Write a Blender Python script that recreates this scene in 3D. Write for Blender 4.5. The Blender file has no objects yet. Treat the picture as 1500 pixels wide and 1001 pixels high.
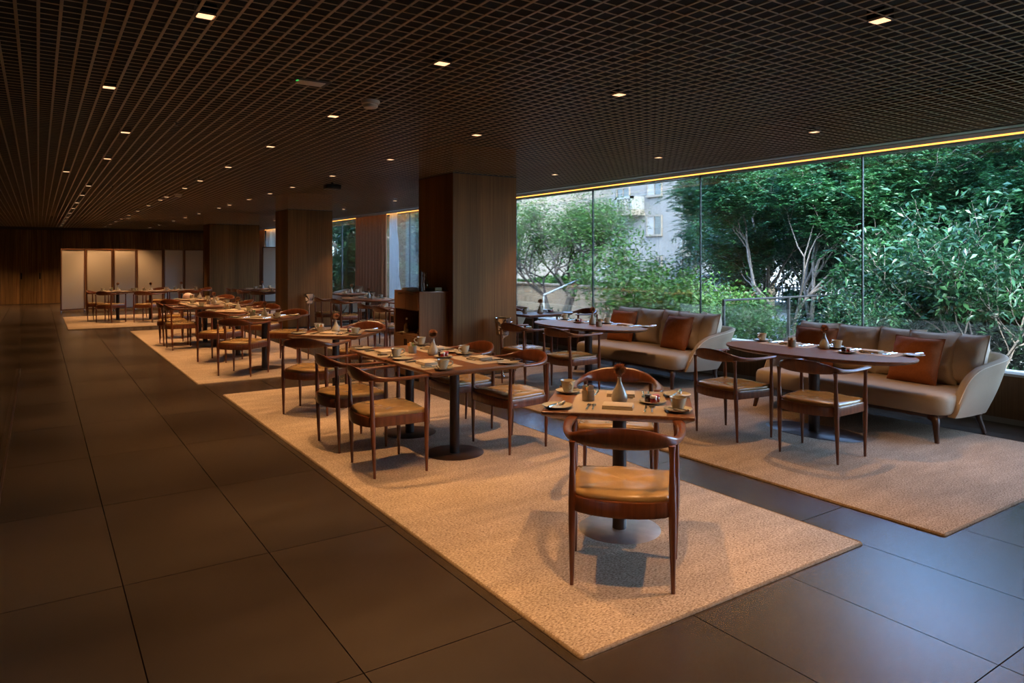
import bpy, bmesh, math, random
import numpy as np
from mathutils import Vector, Matrix, noise as mnoise
PI = math.pi
R = math.radians
rnd = random.Random(7)
SC = bpy.context.scene
COL = SC.collection

# ------------------------------------------------------------------ materials
MATS = {}
def new_mat(name):
    m = bpy.data.materials.new(name); m.use_nodes = True
    nt = m.node_tree
    b = nt.nodes['Principled BSDF']
    MATS[name] = m
    return m, nt, b
def N(nt, t, **kw):
    n = nt.nodes.new(t)
    for k, v in kw.items():
        setattr(n, k, v)
    return n
def plain(name, col, rough=.5, metal=0., spec=.5, noise=0., nscale=20., bump=0., bscale=60., coat=0., trans=0.):
    m, nt, b = new_mat(name)
    b.inputs['Base Color'].default_value = (*col, 1)
    b.inputs['Roughness'].default_value = rough
    b.inputs['Metallic'].default_value = metal
    b.inputs['Specular IOR Level'].default_value = spec
    b.inputs['Coat Weight'].default_value = coat
    b.inputs['Transmission Weight'].default_value = trans
    if noise > 0 or bump > 0:
        tc = N(nt, 'ShaderNodeTexCoord')
    if noise > 0:
        n = N(nt, 'ShaderNodeTexNoise'); n.inputs['Scale'].default_value = nscale; n.inputs['Detail'].default_value = 4
        nt.links.new(tc.outputs['Object'], n.inputs['Vector'])
        r = N(nt, 'ShaderNodeValToRGB')
        r.color_ramp.elements[0].position = .3; r.color_ramp.elements[1].position = .7
        r.color_ramp.elements[0].color = (*[c*(1-noise) for c in col], 1)
        r.color_ramp.elements[1].color = (*[min(1, c*(1+noise)) for c in col], 1)
        nt.links.new(n.outputs['Fac'], r.inputs['Fac']); nt.links.new(r.outputs['Color'], b.inputs['Base Color'])
    if bump > 0:
        n2 = N(nt, 'ShaderNodeTexNoise'); n2.inputs['Scale'].default_value = bscale; n2.inputs['Detail'].default_value = 3
        nt.links.new(tc.outputs['Object'], n2.inputs['Vector'])
        bp = N(nt, 'ShaderNodeBump'); bp.inputs['Strength'].default_value = bump; bp.inputs['Distance'].default_value = .01
        nt.links.new(n2.outputs['Fac'], bp.inputs['Height']); nt.links.new(bp.outputs['Normal'], b.inputs['Normal'])
    return m
def wood(name, c1, c2, scale=(30, 30, 1.2), rough=.35, world=False, coat=0., panel=0., spec=.5, detail=6.):
    """streaky grain along the axis with the small scale value"""
    m, nt, b = new_mat(name)
    if world:
        g = N(nt, 'ShaderNodeNewGeometry'); src = g.outputs['Position']
    else:
        g = N(nt, 'ShaderNodeTexCoord'); src = g.outputs['Object']
    mp = N(nt, 'ShaderNodeMapping'); mp.inputs['Scale'].default_value = scale
    nt.links.new(src, mp.inputs['Vector'])
    n = N(nt, 'ShaderNodeTexNoise'); n.inputs['Scale'].default_value = 1.; n.inputs['Detail'].default_value = detail; n.inputs['Distortion'].default_value = .6
    nt.links.new(mp.outputs['Vector'], n.inputs['Vector'])
    r = N(nt, 'ShaderNodeValToRGB')
    r.color_ramp.elements[0].position = .28; r.color_ramp.elements[1].position = .72
    r.color_ramp.elements[0].color = (*c1, 1); r.color_ramp.elements[1].color = (*c2, 1)
    nt.links.new(n.outputs['Fac'], r.inputs['Fac'])
    out = r.outputs['Color']
    if panel > 0:   # broad veneer leaves, each slightly different
        mp2 = N(nt, 'ShaderNodeMapping'); mp2.inputs['Scale'].default_value = (1/panel, 1/panel, .02)
        nt.links.new(src, mp2.inputs['Vector'])
        n2 = N(nt, 'ShaderNodeTexNoise'); n2.inputs['Scale'].default_value = 1.; n2.inputs['Detail'].default_value = 1
        nt.links.new(mp2.outputs['Vector'], n2.inputs['Vector'])
        mr = N(nt, 'ShaderNodeMapRange'); mr.inputs['From Min'].default_value = .3; mr.inputs['From Max'].default_value = .7
        mr.inputs['To Min'].default_value = .65; mr.inputs['To Max'].default_value = 1.25
        nt.links.new(n2.outputs['Fac'], mr.inputs['Value'])
        hs = N(nt, 'ShaderNodeHueSaturation'); nt.links.new(out, hs.inputs['Color']); nt.links.new(mr.outputs['Result'], hs.inputs['Value'])
        out = hs.outputs['Color']
    nt.links.new(out, b.inputs['Base Color'])
    b.inputs['Roughness'].default_value = rough; b.inputs['Coat Weight'].default_value = coat
    b.inputs['Specular IOR Level'].default_value = spec; b.inputs['Coat Roughness'].default_value = .15
    return m
def emit(name, col, strength):
    m, nt, b = new_mat(name)
    b.inputs['Base Color'].default_value = (*col, 1)
    b.inputs['Emission Color'].default_value = (*col, 1); b.inputs['Emission Strength'].default_value = strength
    return m

wood('chair_wood', (.095, .024, .008), (.20, .060, .020), (40, 40, 3), .3, coat=.25)
wood('table_wood', (.12, .042, .015), (.23, .088, .034), (3, 40, 40), .36, coat=.12)
wood('veneer', (.125, .055, .014), (.225, .108, .030), (55, 55, 1.0), .5, world=True, panel=.35, spec=.2)
wood('veneer_back', (.12, .050, .020), (.34, .19, .070), (28, 28, .8), .5, world=True, panel=.45, spec=.3)
wood('veneer_cabinet', (.13, .058, .024), (.22, .105, .045), (50, 50, 1.2), .5, world=True, spec=.2)
wood('sofa_wood', (.05, .022, .012), (.10, .045, .022), (30, 30, 3), .35)
wood('screen_wood', (.10, .040, .017), (.19, .080, .034), (30, 30, 2), .4)
plain('leather', (.37, .215, .080), .26, noise=.22, nscale=7, bump=.35, bscale=14, coat=.3)
plain('bronze', (.085, .048, .032), .33, metal=.55, noise=.15, nscale=8)
plain('glare_disc', (.78, .72, .64), .45, metal=1., noise=.1, nscale=14)  # bronze base plate with the window glare put into a paler metal colour
plain('dark_metal', (.035, .020, .016), .38, metal=.4)
plain('chrome', (.85, .85, .87), .09, metal=1.)
plain('silver', (.82, .80, .76), .16, metal=1.)
plain('steel_dark', (.10, .10, .11), .3, metal=.8)
plain('porcelain', (.48, .41, .29), .2, coat=.4)
plain('stoneware', (.32, .275, .21), .42, noise=.1, nscale=60)
plain('vase_glaze', (.38, .32, .235), .28, coat=.25, noise=.08, nscale=50)
plain('porcelain_rim', (.22, .17, .12), .4)
plain('paper_mat', (.38, .285, .195), .75, bump=.1, bscale=200)
plain('napkin', (.50, .40, .28), .8, bump=.15, bscale=300)
plain('dried_flower', (.50, .24, .11), .8, noise=.35, nscale=90)
plain('packet_green', (.20, .32, .10), .5)
plain('packet_orange', (.62, .26, .06), .5)
plain('packet_brown', (.28, .15, .07), .5)
plain('jam_red', (.20, .012, .014), .15, coat=.6)
plain('jam_dark', (.035, .012, .012), .15, coat=.6)
plain('lid_red', (.45, .03, .03), .3)
plain('lid_white', (.75, .68, .58), .4)
plain('lid_dark', (.02, .02, .022), .3)
plain('coffee', (.03, .012, .005), .1)
plain('sofa_fabric', (.42, .32, .22), .85, noise=.05, nscale=200, bump=.12, bscale=400, spec=.25)
plain('cushion_beige', (.72, .60, .45), .9, noise=.06, nscale=150, bump=.15, bscale=300, spec=.2)
plain('cushion_rust', (.34, .105, .030), .8, noise=.12, nscale=60, bump=.15, bscale=300, spec=.3)
plain('lattice_metal', (.37, .26, .15), .36, noise=.08, nscale=3, spec=.4)
plain('plenum_black', (.006, .005, .005), .9)
plain('ceiling_trim_metal', (.30, .31, .30), .35, metal=.2)
plain('plaster_warm', (.30, .23, .17), .7)
plain('plaster_dark', (.10, .075, .055), .7)
plain('detector_white', (.55, .50, .44), .45)
plain('black_plastic', (.012, .012, .013), .35)
plain('reflector', (.85, .62, .42), .25, metal=.8)
plain('door_metal', (.02, .016, .012), .4, metal=.5)
plain('screen_paper', (.55, .47, .38), .85, bump=.05, bscale=200)
plain('stone_sill', (.48, .42, .35), .35, noise=.06, nscale=10)
plain('mullion', (.05, .055, .06), .4, metal=.5)
plain('dark_box', (.03, .02, .016), .5)
plain('gift_green', (.16, .17, .10), .6)
plain('glass_brown', (.10, .05, .02), .08, coat=.6)
plain('pink_cover', (.62, .42, .36), .45, coat=.2)
plain('bucket_in', (.30, .30, .32), .25, metal=1.)
emit('lamp_glow', (1., .62, .34), 1.5)
emit('led_amber', (1., .40, .07), 2.6)
emit('indicator_green', (.05, .9, .15), .8)

# stone floor : large tiles .69 x 1.33 m with dark joints
def floor_mat():
    m, nt, b = new_mat('floor_stone')
    g = N(nt, 'ShaderNodeNewGeometry'); sep = N(nt, 'ShaderNodeSeparateXYZ'); nt.links.new(g.outputs['Position'], sep.inputs[0])
    def joint(sock, off, per, half):
        a = N(nt, 'ShaderNodeMath', operation='SUBTRACT'); nt.links.new(sock, a.inputs[0]); a.inputs[1].default_value = off
        p = N(nt, 'ShaderNodeMath', operation='PINGPONG'); nt.links.new(a.outputs[0], p.inputs[0]); p.inputs[1].default_value = per/2
        c = N(nt, 'ShaderNodeMath', operation='LESS_THAN'); nt.links.new(p.outputs[0], c.inputs[0]); c.inputs[1].default_value = half
        return c.outputs[0]
    jx = joint(sep.outputs[0], .34, .69, .0024); jy = joint(sep.outputs[1], 1.21, 1.33, .0024)
    mx = N(nt, 'ShaderNodeMath', operation='MAXIMUM'); nt.links.new(jx, mx.inputs[0]); nt.links.new(jy, mx.inputs[1])
    n1 = N(nt, 'ShaderNodeTexNoise'); n1.inputs['Scale'].default_value = 1.7; n1.inputs['Detail'].default_value = 8; n1.inputs['Roughness'].default_value = .7
    mp = N(nt, 'ShaderNodeMapping'); mp.inputs['Rotation'].default_value = (0, 0, .5); mp.inputs['Scale'].default_value = (1, 2.6, 1)
    nt.links.new(g.outputs['Position'], mp.inputs['Vector']); nt.links.new(mp.outputs['Vector'], n1.inputs['Vector'])
    r = N(nt, 'ShaderNodeValToRGB'); r.color_ramp.elements[0].position = .2; r.color_ramp.elements[1].position = .85
    r.color_ramp.elements[0].color = (.034, .021, .011, 1); r.color_ramp.elements[1].color = (.066, .044, .026, 1)
    nt.links.new(n1.outputs['Fac'], r.inputs['Fac'])
    n3 = N(nt, 'ShaderNodeTexNoise'); n3.inputs['Scale'].default_value = 160; n3.inputs['Detail'].default_value = 2
    nt.links.new(g.outputs['Position'], n3.inputs['Vector'])
    mr = N(nt, 'ShaderNodeMapRange'); mr.inputs['To Min'].default_value = .75; mr.inputs['To Max'].default_value = 1.25
    nt.links.new(n3.outputs['Fac'], mr.inputs['Value'])
    hs = N(nt, 'ShaderNodeHueSaturation'); nt.links.new(r.outputs['Color'], hs.inputs['Color']); nt.links.new(mr.outputs['Result'], hs.inputs['Value'])
    cells = []
    for sock, off, per in ((sep.outputs[0], .34, .69), (sep.outputs[1], 1.21, 1.33)):
        a = N(nt, 'ShaderNodeMath', operation='SUBTRACT'); nt.links.new(sock, a.inputs[0]); a.inputs[1].default_value = off
        d = N(nt, 'ShaderNodeMath', operation='DIVIDE'); nt.links.new(a.outputs[0], d.inputs[0]); d.inputs[1].default_value = per
        fl = N(nt, 'ShaderNodeMath', operation='FLOOR'); nt.links.new(d.outputs[0], fl.inputs[0]); cells.append(fl.outputs[0])
    cv = N(nt, 'ShaderNodeCombineXYZ'); nt.links.new(cells[0], cv.inputs[0]); nt.links.new(cells[1], cv.inputs[1])
    wn = N(nt, 'ShaderNodeTexWhiteNoise', noise_dimensions='3D'); nt.links.new(cv.outputs[0], wn.inputs['Vector'])
    mt = N(nt, 'ShaderNodeMapRange'); mt.inputs['To Min'].default_value = .86; mt.inputs['To Max'].default_value = 1.16; nt.links.new(wn.outputs['Value'], mt.inputs['Value'])
    ht = N(nt, 'ShaderNodeHueSaturation'); nt.links.new(hs.outputs['Color'], ht.inputs['Color']); nt.links.new(mt.outputs['Result'], ht.inputs['Value'])
    mix = N(nt, 'ShaderNodeMix', data_type='RGBA'); nt.links.new(mx.outputs[0], mix.inputs[0])
    nt.links.new(ht.outputs['Color'], mix.inputs[6]); mix.inputs[7].default_value = (.003, .002, .002, 1)
    jr = N(nt, 'ShaderNodeMath', operation='MULTIPLY'); nt.links.new(mx.outputs[0], jr.inputs[0]); jr.inputs[1].default_value = .6
    nt.links.new(mix.outputs[2], b.inputs['Base Color'])
    rr = N(nt, 'ShaderNodeMapRange'); rr.inputs['To Min'].default_value = .262; rr.inputs['To Max'].default_value = .278
    nt.links.new(n1.outputs['Fac'], rr.inputs['Value']); ad = N(nt, 'ShaderNodeMath', operation='ADD'); nt.links.new(rr.outputs['Result'], ad.inputs[0]); nt.links.new(jr.outputs[0], ad.inputs[1]); nt.links.new(ad.outputs[0], b.inputs['Roughness'])
    sj = N(nt, 'ShaderNodeMath', operation='SUBTRACT'); sj.inputs[0].default_value = 1.0; nt.links.new(mx.outputs[0], sj.inputs[1]); nt.links.new(sj.outputs[0], b.inputs['Specular IOR Level'])
    bp = N(nt, 'ShaderNodeBump'); bp.inputs['Strength'].default_value = .12; bp.inputs['Distance'].default_value = .004
    nt.links.new(n3.outputs['Fac'], bp.inputs['Height']); nt.links.new(bp.outputs['Normal'], b.inputs['Normal'])
floor_mat()
def rug_mat(name, ca, cb, cc):
    m, nt, b = new_mat(name)
    tc = N(nt, 'ShaderNodeTexCoord')
    def nz(sc, detail, s=(1, 1, 1)):
        mp = N(nt, 'ShaderNodeMapping'); mp.inputs['Scale'].default_value = s
        nt.links.new(tc.outputs['Object'], mp.inputs['Vector'])
        n = N(nt, 'ShaderNodeTexNoise'); n.inputs['Scale'].default_value = sc; n.inputs['Detail'].default_value = detail
        nt.links.new(mp.outputs['Vector'], n.inputs['Vector']); return n.outputs['Fac']
    fine = nz(70, 3, (1.0, 1.9, 1)); big = nz(2.2, 4, (1, 3.5, 1)); fleck = nz(75, 1)
    r = N(nt, 'ShaderNodeValToRGB'); e = r.color_ramp.elements
    e[0].position = .30; e[0].color = (*ca, 1); e[1].position = .68; e[1].color = (*cc, 1)
    k = e.new(.47); k.color = (*cb, 1)
    nt.links.new(fine, r.inputs['Fac'])
    mr = N(nt, 'ShaderNodeMapRange'); mr.inputs['From Min'].default_value = .3; mr.inputs['From Max'].default_value = .7
    mr.inputs['To Min'].default_value = .86; mr.inputs['To Max'].default_value = 1.12; nt.links.new(big, mr.inputs['Value'])
    hs = N(nt, 'ShaderNodeHueSaturation'); nt.links.new(r.outputs['Color'], hs.inputs['Color']); nt.links.new(mr.outputs['Result'], hs.inputs['Value'])
    lt = N(nt, 'ShaderNodeMath', operation='GREATER_THAN'); nt.links.new(fleck, lt.inputs[0]); lt.inputs[1].default_value = .725
    mix = N(nt, 'ShaderNodeMix', data_type='RGBA'); nt.links.new(lt.outputs[0], mix.inputs[0])
    nt.links.new(hs.outputs['Color'], mix.inputs[6]); mix.inputs[7].default_value = (*[c*.35 for c in ca], 1)
    nt.links.new(mix.outputs[2], b.inputs['Base Color'])
    b.inputs['Roughness'].default_value = .95; b.inputs['Specular IOR Level'].default_value = .15
    bp = N(nt, 'ShaderNodeBump'); bp.inputs['Strength'].default_value = .55; bp.inputs['Distance'].default_value = .006
    nt.links.new(fine, bp.inputs['Height']); nt.links.new(bp.outputs['Normal'], b.inputs['Normal'])
rug_mat('rug_wool', (.22, .142, .088), (.41, .290, .190), (.61, .465, .325))
rug_mat('rug_edge', (.22, .14, .08), (.30, .20, .12), (.36, .25, .16))

def glass_mat(name, tint, gloss=1., rough=0.):
    m = bpy.data.materials.new(name); m.use_nodes = True; MATS[name] = m
    nt = m.node_tree; nt.nodes.remove(nt.nodes['Principled BSDF'])
    out = nt.nodes['Material Output']
    t = N(nt, 'ShaderNodeBsdfTransparent'); t.inputs[0].default_value = (*tint, 1)
    g = N(nt, 'ShaderNodeBsdfGlossy'); g.inputs['Roughness'].default_value = rough; g.inputs['Color'].default_value = (1, 1, 1, 1)
    f = N(nt, 'ShaderNodeFresnel'); f.inputs['IOR'].default_value = 1.5
    mu = N(nt, 'ShaderNodeMath', operation='MULTIPLY'); nt.links.new(f.outputs[0], mu.inputs[0]); mu.inputs[1].default_value = gloss
    mx = N(nt, 'ShaderNodeMixShader'); nt.links.new(mu.outputs[0], mx.inputs[0]); nt.links.new(t.outputs[0], mx.inputs[1]); nt.links.new(g.outputs[0], mx.inputs[2])
    nt.links.new(mx.outputs[0], out.inputs['Surface'])
glass_mat('window_glass', (.93, .97, .96), .7)
glass_mat('partition_glass', (.82, .80, .74), 1.)
glass_mat('haze_glass', (.80, .86, .88), .3)
def cloth_mat(name, col, trans, alpha=1.):
    m = bpy.data.materials.new(name); m.use_nodes = True; MATS[name] = m
    nt = m.node_tree; nt.nodes.remove(nt.nodes['Principled BSDF']); out = nt.nodes['Material Output']
    d = N(nt, 'ShaderNodeBsdfDiffuse'); d.inputs[0].default_value = (*col, 1)
    t = N(nt, 'ShaderNodeBsdfTranslucent'); t.inputs[0].default_value = (*col, 1)
    mx = N(nt, 'ShaderNodeMixShader'); mx.inputs[0].default_value = trans
    nt.links.new(d.outputs[0], mx.inputs[1]); nt.links.new(t.outputs[0], mx.inputs[2]); last = mx.outputs[0]
    if alpha < 1:
        tr = N(nt, 'ShaderNodeBsdfTransparent'); m2 = N(nt, 'ShaderNodeMixShader'); m2.inputs[0].default_value = alpha
        nt.links.new(tr.outputs[0], m2.inputs[1]); nt.links.new(last, m2.inputs[2]); last = m2.outputs[0]
    nt.links.new(last, out.inputs['Surface'])
cloth_mat('curtain_cloth', (.62, .34, .20), .07)
cloth_mat('sheer_cloth', (.70, .70, .70), .5, .12)
cloth_mat('sheer_dense', (.80, .78, .76), .5, .85)
def leaf_mat(name, c1, c2, rough=.45, trans=.35):
    m, nt, b = new_mat(name)
    tc = N(nt, 'ShaderNodeTexCoord'); n = N(nt, 'ShaderNodeTexNoise'); n.inputs['Scale'].default_value = 3.5; n.inputs['Detail'].default_value = 5
    nt.links.new(tc.outputs['Object'], n.inputs['Vector'])
    r = N(nt, 'ShaderNodeValToRGB'); r.color_ramp.elements[0].position = .35; r.color_ramp.elements[1].position = .65
    r.color_ramp.elements[0].color = (*c1, 1); r.color_ramp.elements[1].color = (*c2, 1)
    nt.links.new(n.outputs['Fac'], r.inputs['Fac']); nt.links.new(r.outputs['Color'], b.inputs['Base Color'])
    b.inputs['Roughness'].default_value = rough; b.inputs['Specular IOR Level'].default_value = .4
    t = N(nt, 'ShaderNodeBsdfTranslucent'); nt.links.new(r.outputs['Color'], t.inputs[0])
    mx = N(nt, 'ShaderNodeMixShader'); mx.inputs[0].default_value = trans
    nt.links.new(b.outputs[0], mx.inputs[1]); nt.links.new(t.outputs[0], mx.inputs[2])
    nt.links.new(mx.outputs[0], nt.nodes['Material Output'].inputs['Surface'])
leaf_mat('leaf_fern', (.006, .044, .024), (.026, .105, .026))
leaf_mat('leaf_broad', (.008, .036, .018), (.026, .080, .026), .28, .25)
leaf_mat('leaf_light', (.020, .072, .014), (.055, .140, .022))
leaf_mat('leaf_dark', (.004, .022, .010), (.014, .050, .018))
plain('bark', (.14, .115, .095), .85, noise=.35, nscale=25, bump=.5, bscale=40)
plain('bark_dark', (.05, .045, .04), .85, noise=.3, nscale=25)
plain('pavement', (.34, .33, .31), .8, noise=.08, nscale=1.5)
plain('soil', (.045, .040, .028), .95, noise=.4, nscale=2)
plain('render_wall', (.155, .15, .14), .85, noise=.06, nscale=1.5)
plain('wall_trim', (.17, .145, .115), .8)
plain('garden_wall', (.24, .195, .145), .85, noise=.05, nscale=1)
plain('window_dark', (.04, .05, .06), .12, coat=.5)
plain('shutter_white', (.20, .20, .19), .6)
plain('iron', (.03, .032, .035), .5, metal=.4)
plain('brick_red', (.38, .10, .06), .85, noise=.25, nscale=14)
plain('pipe_blue', (.38, .45, .52), .4)
plain('car_paint', (.03, .03, .035), .2, coat=.6)

# ------------------------------------------------------------------ mesh builder
class MB:
    def __init__(s): s.v = []; s.f = []; s.mi = []
    def add(s, vs, fs, m=0, M=None):
        o = len(s.v)
        if M is not None: vs = [tuple(M @ Vector(p)) for p in vs]
        s.v += [tuple(p) for p in vs]; s.f += [tuple(i+o for i in f) for f in fs]; s.mi += [m]*len(fs)
        return s
    def box(s, x0, x1, y0, y1, z0, z1, m=0, M=None):
        return s.add([(x0,y0,z0),(x1,y0,z0),(x1,y1,z0),(x0,y1,z0),(x0,y0,z1),(x1,y0,z1),(x1,y1,z1),(x0,y1,z1)],
                     [(0,3,2,1),(4,5,6,7),(0,1,5,4),(1,2,6,5),(2,3,7,6),(3,0,4,7)], m, M)
    def cbox(s, c, d, m=0, M=None):
        return s.box(c[0]-d[0]/2, c[0]+d[0]/2, c[1]-d[1]/2, c[1]+d[1]/2, c[2]-d[2]/2, c[2]+d[2]/2, m, M)
    def rbox(s, x0, x1, y0, y1, z0, z1, r, seg=2, m=0, M=None):
        bm = bmesh.new(); bmesh.ops.create_cube(bm, size=1)
        for v in bm.verts: v.co = Vector(((x0+x1)/2+v.co.x*(x1-x0), (y0+y1)/2+v.co.y*(y1-y0), (z0+z1)/2+v.co.z*(z1-z0)))
        bmesh.ops.bevel(bm, geom=bm.edges[:], offset=r, segments=seg, profile=.5, affect='EDGES', clamp_overlap=True)
        bm.verts.index_update()
        s.add([v.co.copy() for v in bm.verts], [[v.index for v in f.verts] for f in bm.faces], m, M); bm.free(); return s
    def rings(s, rings, caps=True, m=0, M=None, closed=False):
        n = len(rings[0]); vs = [p for r in rings for p in r]; fs = []
        K = len(rings)
        for k in range(K if closed else K-1):
            k2 = (k+1) % K
            for i in range(n):
                j = (i+1) % n; fs.append((k*n+i, k*n+j, k2*n+j, k2*n+i))
        if caps and not closed:
            fs.append(tuple(range(n-1, -1, -1))); fs.append(tuple((K-1)*n+i for i in range(n)))
        return s.add(vs, fs, m, M)
    def lathe(s, prof, n=24, m=0, M=None, c=(0,0,0), caps=True, sx=1, sy=1):
        rg = [[(c[0]+max(r,1e-5)*sx*math.cos(2*PI*i/n), c[1]+max(r,1e-5)*sy*math.sin(2*PI*i/n), c[2]+z) for i in range(n)] for r, z in prof]
        return s.rings(rg, caps, m, M)
    def tube(s, pts, rad, n=8, m=0, M=None, caps=True):
        pts = [Vector(p) for p in pts]; K = len(pts)
        if not hasattr(rad, '__len__'): rad = [rad]*K
        rg = []; up = None
        for k in range(K):
            t = (pts[min(k+1, K-1)]-pts[max(k-1, 0)]).normalized()
            if up is None:
                up = Vector((0,0,1)) if abs(t.z) < .9 else Vector((1,0,0))
            a = t.cross(up).normalized(); b = a.cross(t).normalized(); up = b
            rg.append([tuple(pts[k]+rad[k]*(a*math.cos(2*PI*i/n)+b*math.sin(2*PI*i/n))) for i in range(n)])
        return s.rings([r[::-1] for r in rg], caps, m, M)
    def prism(s, poly, z0, z1, m=0, M=None):
        n = len(poly)
        return s.rings([[(x, y, z0) for x, y in poly], [(x, y, z1) for x, y in poly]], True, m, M)
    def build(s, name, mats, parent=None, smooth=True, ang=38, loc=None, rotz=0.):
        me = bpy.data.meshes.new(name); me.from_pydata(s.v, [], s.f)
        if isinstance(mats, str): mats = [mats]
        for k in mats: me.materials.append(MATS[k])
        if len(mats) > 1: me.polygons.foreach_set('material_index', s.mi)
        if smooth:
            me.polygons.foreach_set('use_smooth', [True]*len(me.polygons)); me.set_sharp_from_angle(angle=R(ang))
        me.update()
        o = bpy.data.objects.new(name, me); COL.objects.link(o)
        if parent is not None: o.parent = parent
        if loc is not None: o.location = loc
        o.rotation_euler.z = rotz
        return o
def tag(o, label, cat, group=None, kind=None):
    if label:
        o['label'] = label
    if cat: o['category'] = cat
    if group: o['group'] = group
    if kind: o['kind'] = kind
    return o
def struct(o):
    o['kind'] = 'structure'; return o
def thing(name, label, cat, loc=(0,0,0), rotz=0., group=None):
    o = bpy.data.objects.new(name, None); o.empty_display_size = .1; COL.objects.link(o)
    o.location = loc; o.rotation_euler.z = rotz
    return tag(o, label, cat, group)
def dup(root, loc, rotz, label, group=None):
    def cp(o, par):
        c = o.copy(); COL.objects.link(c)
        if par is not None: c.parent = par
        for ch in list(o.children): cp(ch, c)
        return c
    r = cp(root, None); r.location = loc; r.rotation_euler.z = rotz; r['label'] = label
    if group: r['group'] = group
    return r
PROTO = {}
def place(kind, loc, rotz, label, group=None):
    """first use moves the prototype itself, later uses copy it"""
    o, used = PROTO[kind]
    if not used:
        PROTO[kind][1] = True
        o.location = loc; o.rotation_euler.z = rotz; o['label'] = label
        if group: o['group'] = group
        return o
    return dup(o, loc, rotz, label, group)
def sup(t, e):  # superellipse coordinate
    c = math.cos(t); s_ = math.sin(t)
    return math.copysign(abs(c)**e, c), math.copysign(abs(s_)**e, s_)
SPOT_W = 150.; SKY = 3.6; SUN = 8.; EXPO = .08
# ------------------------------------------------------------------ the room
CEIL = 2.72
XW = 7.72       # window wall plane
YB = 30.0       # far wall
YF = -5.0       # wall behind the camera
XL = -3.2       # left wall
struct(MB().box(XL, 8.0, YF, YB, -.12, 0).build('floor', 'floor_stone', smooth=False))
struct(MB().box(XL, 8.0, YF-.1, YB+.1, 3.12, 3.2).build('ceiling', 'plenum_black', smooth=False))
m = MB()
P = .0866; W = .0070
x = 0.0
while x > XL: x -= P
x += P
while x < 6.84:
    m.box(x-W, x+W, YF, YB-.02, CEIL, CEIL+.005); x += P
y = 4.53
while y > YF: y -= P
y += P
while y < YB-.03:
    m.box(XL, 6.85, y-W*.62, y+W*.62, CEIL+.0005, CEIL+.0030); y += P
struct(m.build('ceiling_lattice', 'lattice_metal', smooth=False))
struct(MB().box(6.84, 6.97, YF, YB, CEIL-.006, CEIL+.03).build('trim_1', 'ceiling_trim_metal', smooth=False))
struct(MB().box(7.01, 7.24, YF, YB, CEIL-.006, CEIL+.03).build('trim_2', 'plaster_warm', smooth=False))
struct(MB().box(6.84, 7.26, YF, YB, CEIL+.03, 3.12).build('trim_3', 'plaster_dark', smooth=False))
struct(MB().box(7.26, 7.98, YF, YB, 2.90, 3.12).build('trim_4', 'plaster_dark', smooth=False))
struct(MB().box(7.70, 7.98, YF, YB, 2.765, 2.90).build('trim_5', 'plaster_dark', smooth=False))
led = MB().box(7.685, 7.70, YF+.1, YB-.1, 2.768, 2.785).build('led_strip', 'led_amber', smooth=False)
tag(led, 'long amber light strip glowing along the top edge of the window', 'light')
# low wall under the window, with panels
m = MB().box(XW, 7.98, YF, YB, 0, .46)
struct(m.build('wall_right', 'veneer_cabinet', smooth=False))
struct(MB().rbox(XW-.035, 7.99, YF, YB, .462, .488, .004).build('window_sill', 'stone_sill'))
struct(MB().box(XW-.012, XW-.001, YF, YB, 0, .05).build('baseboard_right', 'plaster_warm', smooth=False))
# glazing : one thing per pane
ys = [YF, -1.86, -.76, .34, 1.44, 3.24, 4.44, 6.82, 9.17, 11.5, 13.9, 16.2, 18.6, 21., 23.4, 25.8, 28.0, YB]
ys = [YF, -2.7, -.32, 2.06, 4.44, 6.82, 9.17, 11.5, 13.9, 16.3, 18.7, 21.1, 23.5, 25.9, 28.3, YB]
for i in range(len(ys)-1):
    w = thing('window_%d' % (i+1), None, None, (7.84, 0, 0)); struct(w)
    MB().box(-.006, .006, ys[i]+.006, ys[i+1]-.006, .49, 2.764).build('glass', 'window_glass', w, smooth=False)
    MB().box(-.012, .012, ys[i+1]-.007, ys[i+1]+.007, .49, 2.764).build('mullion', 'mullion', w, smooth=False)
# far wall with tall panels and doors
m = MB().box(XL, 8.0, YB, YB+.1, 0, 3.12)
struct(m.build('wall_back', 'plaster_dark', smooth=False))
m = MB()
edges = [XL+.01, -2.3, -1.45, -.56, .10, .68, 1.33, 1.98, 2.66, 3.3, 3.95, 4.7, 5.5, 6.3, 7.1, 7.7]
doors = {2: 1, 3: -1, 4: 0}
for i in range(len(edges)-1):
    if i in (2, 3): continue
    m.box(edges[i]+.008, edges[i+1]-.008, YB-.035, YB-.001, .012, 2.62)
struct(m.build('wall_panelling', 'veneer_back', smooth=False))
for k, i in enumerate((2, 3)):
    d = thing('door_%d' % (k+1), None, None, (0, YB-.036, 0)); struct(d)
    MB().box(edges[i]+.01, edges[i+1]-.01, -.004, .034, .012, 2.62).build('door_leaf', 'veneer_back', d, smooth=False)
    hx = edges[i+1]-.07 if k == 0 else edges[i]+.07
    MB().rbox(hx-.022, hx+.022, -.03, -.004, .88, 1.10, .008).build('door_handle', 'door_metal', d)
    if k == 1:
        hx = edges[i+1]-.05
        MB().rbox(hx-.022, hx+.022, -.03, -.004, .88, 1.10, .008).build('door_handle', 'door_metal', d)
# left and rear walls
struct(MB().box(XL-.1, XL, YF, YB, 0, 3.12).build('wall_left', 'veneer_back', smooth=False))
struct(MB().box(XL, 8.0, YF-.1, YF, 0, 3.12).build('wall_front', 'veneer_back', smooth=False))
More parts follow.
